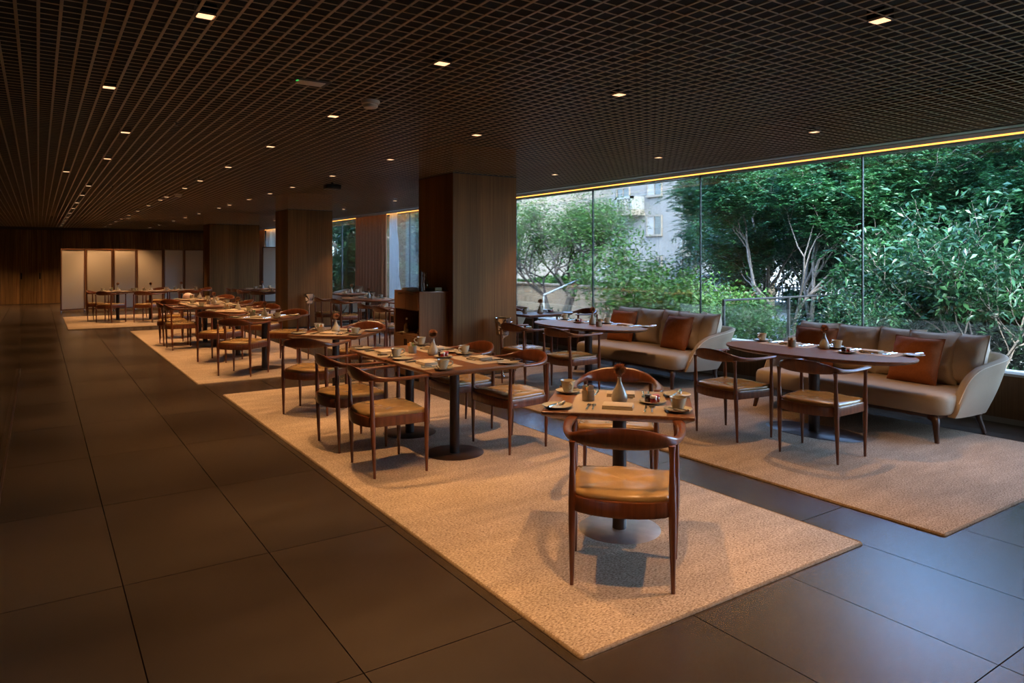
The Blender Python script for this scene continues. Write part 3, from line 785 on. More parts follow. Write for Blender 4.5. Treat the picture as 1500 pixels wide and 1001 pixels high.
def make_pillow(name, mat, w_, h_, th, seed):
    n = 22; m = MB(); top = []; V = []
    def P3(i, j, sgn):
        u, v = -1+2*i/n, -1+2*j/n
        ed = (1-abs(u)**2.6)*(1-abs(v)**2.6)
        t_ = th/2*max(ed, 0)**.55
        pin = 1-.06*(1-abs(v)**2)*abs(u)**6; pinv = 1-.06*(1-abs(u)**2)*abs(v)**6
        wr = .010*mnoise.noise(Vector((u*2.2+seed, v*4.5, sgn*3)))+.006*mnoise.noise(Vector((u*6+seed, v*9, sgn)))
        crease = .007*math.sin(v*9+2.5*u+seed)*(abs(u)**1.5)*max(ed, 0)**.3
        return (u*w_/2*pin, sgn*(t_+(wr+crease)*max(ed, 0)**.3), v*h_/2*pinv + .0)
    for sgn in (1, -1):
        idx = len(m.v); vs = [P3(i, j, sgn) for j in range(n+1) for i in range(n+1)]
        fs = []
        for j in range(n):
            for i in range(n):
                a = j*(n+1)+i; q = (a, a+1, a+n+2, a+n+1); fs.append(q if sgn < 0 else q[::-1])
        m.add(vs, fs)
    o = m.build(name, mat, None, ang=180)
    t = thing('scatter_cushion', 'x', 'cushion')
    o.parent = t
    # piped edge
    pts = []
    for (a, b) in ([(i, 0) for i in range(n)]+[(n, j) for j in range(n)]+[(n-i, n) for i in range(n)]+[(0, n-j) for j in range(n)]):
        q = P3(a, b, 1); pts.append((q[0], 0, q[2]))
    K = len(pts); rg = []
    for k in range(K):
        p = Vector(pts[k]); tn = (Vector(pts[(k+1) % K])-Vector(pts[k-1])).normalized(); a_ = tn.cross(Vector((0, 1, 0))).normalized(); b_ = Vector((0, 1, 0))
        rg.append([tuple(p+.0045*(a_*math.cos(2*PI*i/6)+b_*math.sin(2*PI*i/6))) for i in range(6)])
    MB().rings(rg, False, closed=True).build('piping', mat, t)
    return t
proto('sofa', make_sofa())
proto('cb', make_pillow('cover', 'cushion_beige', .46, .50, .24, 1.3)); proto('cb2', make_pillow('cover', 'cushion_beige', .46, .50, .24, 7.7)); proto('cr', make_pillow('cover', 'cushion_rust', .48, .46, .20, 4.1)); proto('cr2', make_pillow('cover', 'cushion_rust', .50, .30, .13, 9.4))
def cushion(kind, x, y, z0, h_, yaw, tilt, label, grp):
    o = place(kind, (x, y, z0+h_/2*math.cos(tilt)), 0, label, grp)
    o.rotation_mode = 'XYZ'; o.rotation_euler = (tilt, 0, yaw)
    return o
def sofa_set(cx, cy, word, rz=0., cush=True):
    s_ = place('sofa', (cx, cy, 0), rz, 'beige curved sofa with flared arms, %s' % word, 'window sofas')
    if not cush: return
    yw = R(90)
    for k, (kd, dx, dy, yaw, tilt, nm) in enumerate((('cb', .285, .72, 0, .30, 'beige cushion at the far end'), ('cb2', .275, .25, .04, .30, 'beige cushion left of the middle'), ('cb', .29, -.19, -.03, .26, 'beige cushion right of the middle'),
             ('cb2', .20, -.54, .06, .28, 'large beige cushion near the arm'), ('cb', .27, -.78, -.35, .24, 'beige cushion tucked in the near arm'))):
        cushion(kd, cx+dx, cy+dy, .405, .50, -yw+yaw, -tilt, '%s of the %s' % (nm, word), 'beige sofa cushions')
    cushion('cr', cx+.10, cy+.63, .407, .45, -yw+.06, -.30, 'rust orange cushion at the far end of the %s' % word, 'rust sofa cushions')
    cushion('cr', cx+.06, cy-.48+.03, .407, .45, -yw-.10, -.34, 'rust orange cushion near the close arm of the %s' % word, 'rust sofa cushions')
sofa_set(6.87, 3.86, 'sofa nearest the camera')
sofa_set(6.85, 6.86, 'second sofa along the window')
sofa_set(6.87, 11.4, 'third sofa along the window', cush=False)
sofa_set(6.87, 14.3, 'fourth sofa along the window', cush=False)
sofa_set(6.87, 18.4, 'furthest sofa seen left of the curtain', cush=False)
cushion('cb', 7.15, 18.1, .405, .46, -R(90), -.3, 'beige cushion on the furthest sofa, right beside the second column', 'beige sofa cushions')

# ------------------------------------------------------------------ sideboard against the near column
sb = thing('sideboard', 'tall wooden service sideboard against the side of the nearest column', 'sideboard', (4.285, 8.56, 0))
hx, hy = .212, .38; H = 1.16
m = MB(); m.box(-hx, hx, -hy, -hy+.02, 0, H-.022); m.box(-hx, hx, hy-.02, hy, 0, H-.022); m.box(hx-.015, hx, -hy+.02, hy-.02, .03, H-.022)
m.box(-hx+.004, hx-.015, -hy+.02, hy-.02, .03, .05); m.box(-hx+.004, hx-.015, -hy+.02, hy-.02, .56, .58); m.box(-hx+.004, hx-.015, -hy+.02, hy-.02, .905, .92)
m.build('carcass', 'veneer_cabinet', sb, smooth=False)
MB().rbox(-hx-.004, hx, -hy-.004, hy+.004, H-.022, H, .003).build('top', 'table_wood', sb)
for s_ in (-1, 1):
    y0, y1 = (-hy+.022, -.002) if s_ < 0 else (.002, hy-.022)
    d = MB().box(-hx-.014, -hx+.004, y0, y1, .922, H-.026).build('drawer', 'veneer_cabinet', sb, smooth=False)
    MB().rbox(-hx-.026, -hx-.014, (y0+y1)/2-.06, (y0+y1)/2+.06, 1.118, 1.126, .002).build('drawer_pull', 'door_metal', d)
    d = MB().box(-hx-.014, -hx+.004, y0, y1, .035, .56).build('door', 'veneer_cabinet', sb, smooth=False)
    MB().rbox(-hx-.026, -hx-.014, -.03*1 if s_ < 0 else .018, -.018 if s_ < 0 else .03, .40, .52, .002).build('door_pull', 'door_metal', d)
MB().box(-.19, .19, -.35, .35, 0, .03).build('plinth', 'dark_box', sb, smooth=False)
pm = [(.026, 0), (.029, .01), (.024, .05), (.018, .10), (.021, .15), (.025, .185), (.018, .20), (.022, .215), (.024, .235), (.016, .255), (.007, .262), (.010, .272), (.0005, .280)]
def mill(x, y, k, mat, label):
    t = thing('pepper_mill', label, 'pepper mill', (x, y, H+.001))
    MB().lathe([(r*k, z*k) for r, z in pm[:7]], 20).build('body', mat, t, ang=60); MB().lathe([(r*k, z*k) for r, z in pm[6:]], 20).build('cap', mat, t, ang=60)
mill(4.13, 8.25, 1.0, 'dark_box', 'dark turned pepper mill on the corner of the sideboard top')
mill(4.20, 8.32, .92, 'sofa_wood', 'reddish wooden pepper mill behind the dark one on the sideboard')
tag(MB().rbox(-.05, .05, -.10, .10, 0, .045, .004).build('storage_box', 'gift_green', loc=(4.36, 8.30, H+.001)), 'flat olive box lying on the sideboard beside the column', 'box')
t = thing('decanter', 'dark glass decanter standing at the back of the sideboard top', 'bottle', (4.33, 8.50, H+.001))
MB().lathe([(.04, 0), (.048, .01), (.048, .10), (.03, .14), (.013, .165), (.013, .20), (.016, .205)], 24).build('body', 'glass_brown', t, ang=60)
MB().lathe([(.009, .20), (.018, .215), (.018, .235), (.0005, .25)], 16).build('stopper', 'glass_brown', t)
for k in range(3):
    tag(MB().rbox(-.09, .09, -.07, .07, 0, .011, .004).build('cloth_napkin', 'napkin', loc=(4.17+.006*k, 8.66+.008*k, H+.001+k*.0125), rotz=.1*k), ('bottom', 'middle', 'top')[k]+' cream napkin of the small pile on the sideboard', 'napkin', 'napkins piled on the sideboard')
tr = tag(MB().lathe([(.09, 0), (.105, .004), (.107, .012), (.103, .012), (.09, .006), (.0005, .006)], 28).build('tray', 'porcelain', loc=(4.16, 8.74, .581)), 'small pale tray inside the open shelf of the sideboard', 'tray')
t = thing('oil_bottle', 'small glass bottle standing on the tray inside the sideboard shelf', 'bottle', (4.16, 8.74, .588))
MB().lathe([(.034, 0), (.04, .008), (.04, .08), (.026, .11), (.011, .135), (.011, .17)], 22).build('body', 'glass_brown', t, ang=60); MB().lathe([(.012, .17), (.014, .19), (.0005, .20)], 14).build('stopper', 'lid_white', t)
t = thing('oil_bottle', 'dark bottle in the right half of the sideboard shelf', 'bottle', (4.20, 8.42, .581))
MB().lathe([(.034, 0), (.04, .008), (.04, .07), (.02, .10), (.011, .12), (.011, .15)], 22).build('body', 'jam_dark', t, ang=60); MB().lathe([(.012, .15), (.014, .17), (.0005, .18)], 14).build('stopper', 'lid_dark', t)

# ------------------------------------------------------------------ wine bucket stands
def bucket(x, y, label):
    t = thing('wine_bucket_stand', label, 'ice bucket', (x, y, 0))
    MB().lathe([(.135, .001), (.138, .006), (.12, .014), (.04, .022), (.016, .034), (.011, .05), (.011, .52), (.02, .535), (.06, .555), (.085, .575), (.085, .585), (.0005, .585)], 36).build('stand', 'chrome', t, ang=50)
    b = MB().lathe([(.078, .586), (.086, .590), (.096, .66), (.108, .785), (.120, .795), (.122, .802), (.116, .806), (.104, .80), (.092, .665), (.082, .60), (.0005, .598)], 40).build('bucket', 'chrome', t, ang=60)
    for s_ in (-1, 1):
        MB().tube([(s_*.104, -.028, .74), (s_*.132, -.024, .745), (s_*.138, 0, .745), (s_*.132, .024, .745), (s_*.104, .028, .74)], .0055, 8).build('ring_handle', 'chrome', b)
bucket(5.12, 7.82, 'polished wine bucket on a slim stand before the nearest column')
bucket(5.10, 15.80, 'polished wine bucket on a slim stand before the second column')

# ------------------------------------------------------------------ folding screens
def screen(pts, H0, label, pale):
    t = thing('folding_screen', label, 'folding screen', (pts[0][0], pts[0][1], 0))
    for k in range(len(pts)-1):
        a = Vector((pts[k][0]-pts[0][0], pts[k][1]-pts[0][1])); b = Vector((pts[k+1][0]-pts[0][0], pts[k+1][1]-pts[0][1]))
        d = (b-a); L = d.length; ang = math.atan2(d.y, d.x)
        M = Matrix.Translation((a.x, a.y, 0)) @ Matrix.Rotation(ang, 4, 'Z')
        x0, x1 = .012, L-.012
        m = MB(); m.box(x0, x0+.035, -.016, .016, .06, H0, 0, M); m.box(x1-.035, x1, -.016, .016, .06, H0, 0, M)
        m.box(x0+.035, x1-.035, -.016, .016, H0-.035, H0, 0, M); m.box(x0+.035, x1-.035, -.016, .016, .06, .10, 0, M)
        f = m.build('panel_frame', 'screen_wood', t, smooth=False)
        MB().box(x0+.035, x1-.035, -.006, .006, .10, H0-.035, 0, M).build('panel_cloth', 'screen_paper', f, smooth=False)
        for xx in (x0+.018, x1-.018):
            MB().lathe([(.008, .06), (.008, .04), (.016, .036), (.020, .02), (.014, .002)], 12, M=M, c=(xx, 0, 0)).build('caster', 'chrome', f)
us = [.53, 1.185, 1.895, 2.55, 3.285, 3.92, 4.50]
screen([(u, 24.6+(.26 if k % 2 else 0)) for k, u in enumerate(us)], 1.90, 'wood framed folding screen with six pale fabric panels before the far wall', True)
screen([(6.55, 25.5), (7.1, 25.2), (7.6, 25.55)], 2.02, 'narrow folding screen near the windows behind the furthest column', True)

# ------------------------------------------------------------------ curtains
def curtain(x, y0, y1, z0, z1, amp, per, mat, label, name='curtain', slant=0., nz=14):
    m = MB(); n = int((y1-y0)/per*10); rows = []
    for j in range(nz+1):
        f = j/nz; z = z0+(z1-z0)*f; row = []
        for i in range(n+1):
            y = y0+(y1-y0)*i/n - slant*(1-f)*(1-i/n)
            a = amp*(.75+.4*(1-f))
            row.append((x+a*math.sin(2*PI*(y-y0)/per+1.2*math.sin((y-y0)*3.1))+.008*mnoise.noise(Vector((y*4, z*1.5, 2))), y, z))
        rows.append(row)
    vs = [p for r in rows for p in r]; fs = []
    for j in range(nz):
        for i in range(n):
            a = j*(n+1)+i; fs.append((a, a+1, a+n+2, a+n+1))
    m.add(vs, fs)
    o = m.build(name, mat, None, ang=180)
    return tag(o, label, 'curtain')
curtain(7.47, 16.95, 18.95, .03, 2.80, .062, .20, 'curtain_cloth', 'heavy rose brown curtain gathered between the first and second columns')
curtain(7.60, 16.55, 17.0, .03, 2.80, .03, .11, 'sheer_dense', 'white sheer curtain edge hanging just right of the brown curtain', slant=.25)
curtain(7.62, 13.2, 16.6, .03, 2.80, .010, .30, 'sheer_cloth', 'thin see-through sheer curtain drawn over the window right of the brown curtain')
curtain(7.48, 28.8, 29.9, .03, 2.80, .045, .15, 'curtain_cloth', 'brown curtain at the far end of the window wall, partly behind the third column')
curtain(7.60, 27.2, 28.9, .03, 2.80, .03, .13, 'sheer_dense', 'white sheer curtain at the far end of the window wall')

# ------------------------------------------------------------------ ceiling devices and downlights
def downlight_proto():
    t = thing('downlight', 'x', 'downlight'); s_ = .040
    MB().rings([[(-a, -a, z), (a, -a, z), (a, a, z), (-a, a, z)] for a, z in ((s_+.002, -.004), (s_+.002, .05), (s_, .05), (s_, -.004))], False, closed=True).build('trim_frame', 'black_plastic', t, smooth=False)
    MB().rings([[(-a, -a, z), (a, -a, z), (a, a, z), (-a, a, z)] for a, z in ((s_-.001, -.002), (.034, .009), (.034, .018))][::-1], False).build('reflector', 'reflector', t, smooth=False)
    MB().rbox(-.034, .034, -.034, .034, -.0035, .004, .002).build('lamp', 'lamp_glow', t)
    return t
proto('dl', downlight_proto())
DL = [(.64, y) for y in (3.56, 7.2, 9.2, 12.75, 14.6, 16.6, 18.55, 20.5, 22.5, 24.4, 26.3)] + [(.36, 5.36), (.32, 10.82)]
DL += [(1.97, y) for y in (1.8, 3.6, 5.45, 7.27, 9.16, 11.02, 12.27, 14.19, 14.95, 16.7, 18.7, 20.6, 22.6)]
DL += [(3.30, y) for y in (1.81, 3.63, 5.5, 7.4, 9.3, 11.15, 12.47, 13.9, 15.56, 16.6, 18.97, 20.9, 22.95)]
DL += [(5.72, y) for y in (1.85, 3.69, 5.6, 7.54, 10.6, 12.67, 15.36, 19.0, 21.0)]
DL += [(1.97, -.1), (3.3, -.1), (5.72, -.1), (.64, 1.7), (.64, -.2), (.64, 28.2), (1.97, 24.3), (1.97, 26.2), (1.97, 28.2), (3.3, 26.0), (3.3, 28.2)]  # the row closest to the far wall is added to wash that wall with light
def snap(v, off): return off+round((v-off-P/2)/P)*P+P/2
for k, (x, y) in enumerate(DL):
    x = snap(x, 0); y = snap(y, 4.53)
    row = 'aisle' if x < 1 else 'left table' if x < 2.5 else 'right table' if x < 4.5 else 'window'
    place('dl', (x, y, CEIL), 0, 'small square recessed downlight in the dark lattice ceiling', 'recessed downlights')
    li = bpy.data.lights.new('spot', 'SPOT'); li.energy = SPOT_W*(1.0 if x > 1 else .75) if x < 4.5 else SPOT_W*.6
    if y > 28: li.energy *= 1.5  # added row runs stronger to brighten the far wall
    li.color = (1., .57, .26); li.spot_size = R(72 if y < 24 else 104); li.spot_blend = .6; li.shadow_soft_size = .014
    lo = bpy.data.objects.new('spot', li); COL.objects.link(lo); lo.location = (x, y, CEIL-.01)
def detector(x, y, label, k=1.):
    t = thing('smoke_detector', label, 'smoke detector', (x, y, CEIL-.001))
    MB().lathe([(.0005, 0), (.066*k, 0), (.068*k, -.006), (.062*k, -.022), (.050*k, -.028)], 36).build('base', 'detector_white', t, ang=40)
    MB().lathe([(.050*k, -.028), (.054*k, -.032), (.053*k, -.040), (.047*k, -.050), (.0005, -.054)], 36).build('sensor_cap', 'detector_white', t, ang=40)
detector(1.98, 4.76, 'round off-white smoke detector on the ceiling above the front rug')
detector(2.02, 13.4, 'round smoke detector on the ceiling above the middle rug')
detector(2.02, 21.6, 'round smoke detector on the ceiling near the folding screens')
t = thing('ceiling_sign_panel', 'flat rectangular service panel with a green indicator set in the lattice ceiling', 'panel', (snap(1.46, 0)+.02, 4.47, CEIL-.001))
MB().rbox(-.115, .115, -.075, .075, -.008, 0, .002).build('frame', 'dark_box', t); MB().rbox(-.085, .085, -.05, .05, -.011, -.0082, .001).build('cover', 'detector_white', t)
MB().rbox(-.10, -.088, -.05, -.02, -.011, -.0082, .001).build('indicator', 'indicator_green', t)
t = thing('ceiling_projector', 'black device hanging under the ceiling before the second column', 'projector', (3.62, 10.15, CEIL-.001))
MB().rbox(-.11, .11, -.09, .09, -.10, -.03, .015).build('housing', 'black_plastic', t); MB().tube([(0, 0, 0), (0, 0, -.04)], .02, 10).build('mount', 'black_plastic', t)
MB().lathe([(.025, 0), (.025, .02), (.018, .02)], 16, M=Matrix.Translation((-.05, -.095, -.065)) @ Matrix.Rotation(R(90), 4, 'X')).build('lens', 'window_dark', t)
for x, y, w_ in ((3.05, 5.9, 'above the table pair'), (.95, 6.4, 'above the aisle'), (4.9, 4.9, 'before the oval tables'), (5.0, 2.3, 'nearest the camera'), (.95, 12.5, 'further down the aisle')):
    t = thing('sprinkler', 'small sprinkler head poking through the ceiling lattice %s' % w_, 'sprinkler', (x, y, CEIL))
    MB().lathe([(.010, .02), (.010, -.004), (.004, -.010), (.004, -.026), (.016, -.028), (.016, -.030), (.0005, -.031)], 14).build('head', 'steel_dark', t); MB().lathe([(.022, .0), (.022, -.004), (.009, -.004)], 18).build('collar', 'steel_dark', t)

# cove lighting of the window head: the amber strip is a real lamp
la = bpy.data.lights.new('cove_light', 'AREA'); la.shape = 'RECTANGLE'; la.size = .012; la.size_y = YB-YF-.3; la.energy = 55.; la.color = (1., .45, .12)
lo = bpy.data.objects.new('cove_light', la); COL.objects.link(lo); lo.location = (7.682, (YB+YF)/2, 2.777); lo.rotation_euler = (0, R(75), 0)
# ------------------------------------------------------------------ outside
def mesh_np(name, V, F, mat, parent=None):
    me = bpy.data.meshes.new(name); n = len(V); k = F.shape[1]
    me.vertices.add(n); me.vertices.foreach_set('co', V.astype(np.float32).ravel())
    me.loops.add(F.size); me.loops.foreach_set('vertex_index', F.astype(np.int32).ravel())
    me.polygons.add(len(F)); me.polygons.foreach_set('loop_start', np.arange(0, F.size, k, dtype=np.int32))
    try: me.polygons.foreach_set('loop_total', np.full(len(F), k, dtype=np.int32))
    except Exception: pass
    me.materials.append(MATS[mat]); me.update(calc_edges=True); me.validate()
    o = bpy.data.objects.new(name, me); COL.objects.link(o)
    if parent is not None: o.parent = parent
    return o
def unit(a): return a/np.maximum(np.linalg.norm(a, axis=-1, keepdims=True), 1e-9)
def leaves(cent, dirs, L, Wd, g, droop=.15):
    """one folded leaf (two triangles pairs -> 4 verts + fold) per centre; dirs = direction of the leaf"""
    n = len(cent); d = unit(dirs); ref = g.normal(size=(n, 3)); ref[:, 2] += 1.6
    s = unit(np.cross(d, ref)); nn = np.cross(s, d)
    Ls = (L*(.7+.6*g.random(n)))[:, None]; Ws = (Wd*(.7+.6*g.random(n)))[:, None]
    p0 = cent; p1 = cent+d*Ls*.45+s*Ws*.5+nn*Ws*.15; p2 = cent+d*Ls+np.array([0, 0, -1.])*Ls*droop; p3 = cent+d*Ls*.45-s*Ws*.5+nn*Ws*.15
    V = np.stack([p0, p1, p2, p3], 1).reshape(-1, 3)
    b = np.arange(n)[:, None]*4
    F = np.concatenate([b+np.array([[0, 1, 2]]), b+np.array([[0, 2, 3]])], 1).reshape(-1, 3)
    return V, F
def grow(g, base, stems, H, spread, depth=4, r0=.06, ratio=.72, lift=.35):
    """recursive branching; returns trunk MB and array of twig points with directions"""
    m = MB(); tips = []
    def br(p, d, L, r, dep):
        n = 4; pts = [p]; dd = d.copy()
        for k in range(n):
            dd = unit(dd+g.normal(size=3)*.16+np.array([0, 0, .05])); pts.append(pts[-1]+dd*L/n)
            if dep <= 1 or (dep == 2 and k > 1): tips.append((pts[-1].copy(), dd.copy()))
        m.tube([tuple(q) for q in pts], [r*(1-.38*k/n) for k in range(n+1)], 6 if dep > 2 else 4, caps=False)
        if dep > 0:
            for k in range(3 if dep > 1 else 3):
                a = g.random()*2*PI; out = np.array([math.cos(a), math.sin(a), lift*(g.random()*1.6-.2)])
                br(pts[-1-(k % 2)], unit(dd*.9+out*spread), L*ratio*(.8+.4*g.random()), r*.58, dep-1)
    for s_ in range(stems):
        a = 2*PI*s_/max(stems, 1)+g.random()
        off = np.array([math.cos(a)*.1, math.sin(a)*.1, 0]) if stems > 1 else np.zeros(3)
        d = unit(np.array([math.cos(a)*.38*(stems > 1), math.sin(a)*.38*(stems > 1), 1.]))
        br(np.array(base, float)+off, d, H*(.85+.3*g.random()), r0*(.8+.4*g.random()), depth)
    return m, tips
def tree(name, loc, label, group, seed, stems, H, spread, depth, r0, leaf, per, L, Wd, jit, fern=False, ratio=.72, lift=.35, bark='bark', cat='tree', rotz=0.):
    g = np.random.default_rng(seed)
    t = thing(name, label, cat, loc, rotz, group)
    m, tips = grow(g, (0, 0, 0), stems, H, spread, depth, r0, ratio, lift)
    m.build('trunk', bark, t)
    P0 = np.array([a for a, b in tips]); D0 = np.array([b for a, b in tips])
    idx = np.repeat(np.arange(len(P0)), per)
    c = P0[idx]+g.normal(size=(len(idx), 3))*jit
    if fern:   # fronds: a row of leaflets each side of a drooping rachis
        d = unit(D0[idx]*.5+g.normal(size=(len(idx), 3))*np.array([1, 1, .35])); nl = 7
        out = []; dr = []
        side = unit(np.cross(d, np.array([0, 0, 1.])))
        for k in range(nl):
            f = (k+.5)/nl; q = c+d*fern*f+np.array([0, 0, -1.])*fern*.35*f*f
            for sg in (-1, 1): out.append(q); dr.append(side*sg+d*.45+g.normal(size=d.shape)*.12)
        c = np.concatenate(out); dd = np.concatenate(dr)
    else:
        dd = D0[idx]*.5+g.normal(size=(len(idx), 3))*np.array([1, 1, .7])
    V, F = leaves(c, dd, L, Wd, g)
    mesh_np('foliage', V, F, leaf, t)
    return t
def copytree(o, loc, rotz, sc_, label):
    r = dup(o, loc, rotz, label, o.get('group')); r.scale = (sc_, sc_, sc_); return r
struct(MB().box(8.0, 14.2, -20, 75, -.62, -.5).build('ground', 'soil', smooth=False))
struct(MB().box(14.2, 60, -20, 75, -.62, -.5).build('pavement', 'pavement', smooth=False))
struct(MB().box(7.98, 8.9, YF, YB, -.5, .05).build('planter_kerb', 'garden_wall', smooth=False))
# big feathery trees
t1 = tree('feathery_tree', (12.3, 8.2, -.5), 'tall feathery tree with several slender stems outside the near windows', 'feathery trees', 11, 5, 1.62, .72, 4, .05, 'leaf_fern', 7, .07, .024, .15, fern=.28)
t2 = tree('feathery_tree', (13.6, 4.2, -.5), 'feathery tree rising behind the glossy shrub at the window end nearest the camera', 'feathery trees', 12, 4, 1.7, .72, 4, .055, 'leaf_fern', 7, .075, .025, .17, fern=.28)
t3 = tree('spreading_tree', (12.2, 15.6, -.5), 'flat-topped spreading tree with a dark forked trunk beside the nearest column', 'spreading trees', 21, 3, 1.35, .95, 5, .08, 'leaf_light', 7, .065, .033, .18, ratio=.74, lift=.18, bark='bark_dark')
copytree(t1, (17.5, 13.2, -.5), 2.1, 1.15, 'feathery tree further out, left of the tall multi-stemmed one')
copytree(t1, (16.4, 6.6, -.5), 4.0, 1.15, 'large feathery tree standing behind the slender-stemmed pair')
copytree(t2, (19.5, 9.6, -.5), 1.0, 1.3, 'large feathery tree further back, behind the glossy shrub')
copytree(t2, (14.6, 10.6, -.5), 3.3, 1.1, 'feathery tree leaning towards the pale apartment building')
# large-leaved shrubs (the last ones close gaps under the crowns)
s1 = tree('glossy_shrub', (11.4, 4.7, -.5), 'glossy broad-leaved shrub close outside the glass behind the nearest sofa', 'broad-leaved shrubs', 31, 5, .90, .70, 3, .022, 'leaf_broad', 9, .13, .046, .12, ratio=.8, cat='shrub')
copytree(s1, (10.6, 6.0, -.5), 1.2, .6, 'low broad-leaved shrub left of the glossy one behind the nearest sofa')
copytree(s1, (13.4, 5.6, -.5), 2.6, .95, 'broad-leaved shrub at the end of the window nearest the camera')
copytree(s1, (12.4, 6.6, -.5), 4.4, .85, 'broad-leaved shrub growing under the feathery trees')
copytree(s1, (14.4, 11.6, -.5), 3.1, 1.0, 'broad-leaved shrub between the apartment building and the multi-stemmed tree')
copytree(s1, (15.6, 9.2, -.5), .4, 1.1, 'tall broad-leaved shrub behind the multi-stemmed tree')
copytree(s1, (12.4, 3.3, -.5), 5.1, .8, 'broad-leaved shrub right at the end of the window nearest the camera')
s2 = tree('light_shrub', (9.9, 8.9, -.5), 'light green leafy shrub seen between the two sofas', 'light green shrubs', 41, 5, .62, .8, 3, .016, 'leaf_light', 6, .095, .036, .10, ratio=.8, cat='shrub')
copytree(s2, (9.7, 7.6, -.5), 2.0, .85, 'small light shrub beside the outdoor glass rail')
copytree(s2, (10.4, 10.2, -.5), 4.0, 1.05, 'light shrub behind the second sofa, in front of the iron fence')
s3 = tree('young_tree', (10.9, 12.1, -.5), 'sparse young tree with bright leaves right of the spreading tree', 'young trees', 51, 2, 1.15, .55, 3, .022, 'leaf_light', 5, .12, .046, .12, cat='tree')
copytree(s3, (10.6, 10.9, -.5), 1.9, .9, 'second sparse young tree with bright leaves, right of the first')
# dense masses further away, seen between and past the columns
d1 = tree('dense_tree', (23.5, 10.6, -.5), 'dense dark tree forming the backdrop behind the feathery trees', 'dense backdrop trees', 61, 3, 1.9, .95, 4, .09, 'leaf_dark', 16, .19, .085, .35)
for k, (x, y, a, s_, w_) in enumerate(((27.0, 14.5, 1, 1.25, 'behind the tall feathery tree'), (20.5, 6.9, 2, 1.15, 'behind the glossy shrub'), (25.5, 13.5, 3, .8, 'low beside the brick wall'),
        (11.9, 22.6, 4, .95, 'seen between the second column and the brown curtain'), (14.5, 27.0, 5, 1.2, 'behind the brown curtain'), (12.2, 30.5, 2.5, 1.1, 'right beside the second column'),
        (22.5, 16.6, 2.2, .95, 'right beside the apartment building'), (17.5, 35.0, 1.5, 1.5, 'far beyond the second column'), (29.0, 10.6, .5, 1.6, 'tallest of the backdrop, behind the glossy shrub'), (13.5, 36.0, 3.5, 1.3, 'past the end of the windows'))):
    copytree(d1, (x, y, -.5), a, s_, 'dense dark tree %s' % w_)
copytree(t3, (12.8, 20.4, -.5), 2.2, .9, 'spreading tree seen through the sheer curtain')
copytree(t1, (10.6, 25.0, -.5), .7, .66, 'low feathery tree left of the brown curtain')
def hedge(x0, x1, y0, y1, z1, n, seed, label, mat='leaf_dark', L=.16, Wd=.07):
    g = np.random.default_rng(seed); hx, hy = (x1-x0)/2, (y1-y0)/2
    t = thing('hedge', label, 'hedge', ((x0+x1)/2, (y0+y1)/2, -.5))
    a = g.random((n, 3))*2-1; hgt = (z1+.5)*(.86+.14*np.sin(a[:, 1]*hy*1.7)*np.cos(a[:, 1]*hy*.63+a[:, 0]))
    a[:, 0] = np.sign(a[:, 0])*np.abs(a[:, 0])**.5
    c = np.stack([a[:, 0]*hx, a[:, 1]*hy, (1-np.abs(a[:, 2])**2.2)*hgt], 1)
    d = np.stack([g.normal(size=n)-.4, g.normal(size=n), .3+g.normal(size=n)*.6], 1)
    V, F = leaves(c, d, L, Wd, g); mesh_np('foliage', V, F, mat, t)
    m = MB()
    for k in range(int(hy*2)):
        y = -hy+.5+k; m.tube([(0, y, 0), (.1*math.sin(k), y+.05, (z1+.5)*.5), (.05, y, (z1+.5)*.8)], [.05, .04, .02], 6)
    m.build('stems', 'bark_dark', t); return t
hedge(10.3, 11.8, 20.5, 38.0, 1.7, 60000, 71, 'dense green hedge in the background, right of the second column')
hedge(12.9, 14.0, -3.5, 9.0, .9, 26000, 74, 'low dark hedge in the garden behind the glossy shrubs')
hedge(22.2, 23.6, 3.5, 12.8, 2.4, 45000, 72, 'tall dark hedge in the background behind the multi-stemmed tree')
hedge(16.15, 16.9, 15.0, 24.0, .95, 16000, 73, 'low bright green hedge topping out behind the low cream wall', 'leaf_light', .12, .05)
# undergrowth
g = np.random.default_rng(5); n = 11000
c = np.stack([8.95+g.random(n)*4.6, -4+g.random(n)*36, -.5+np.abs(g.normal(size=n))*.22], 1)
V, F = leaves(c, np.stack([g.normal(size=n), g.normal(size=n), .8+g.random(n)], 1), .2, .05, g)
tag(mesh_np('undergrowth', V, F, 'leaf_dark'), 'low dark undergrowth of strap leaves covering the garden soil', 'plants', kind='stuff')
# outdoor glass balustrade
t = thing('glass_balustrade', 'outdoor glass balustrade with a dark handrail running away from the window', 'balustrade', (0, 6.55, 0))
MB().tube([(8.0, 0, 1.0), (12.6, 0, 1.0)], .016, 8).build('handrail', 'iron', t)
for k in range(3): MB().box(8.05+k*1.5, 9.5+k*1.5, -.006, .006, -.45, .95).build('glass_panel', 'haze_glass', t, smooth=False)
for k in range(4): MB().box(8.01+k*1.5-.012, 8.01+k*1.5+.012, -.02, .02, -.5, 1.0).build('post', 'iron', t, smooth=False)
t = thing('support_pole', 'pale blue slanting tube crossing the spreading tree outside', 'pole', (0, 0, 0))
MB().tube([(10.3, 13.9, .70), (11.2, 12.5, 1.42)], .022, 8).build('tube', 'pipe_blue', t); MB().tube([(10.3, 13.9, -.5), (10.3, 13.9, .70)], .018, 8).build('stand', 'pipe_blue', t)
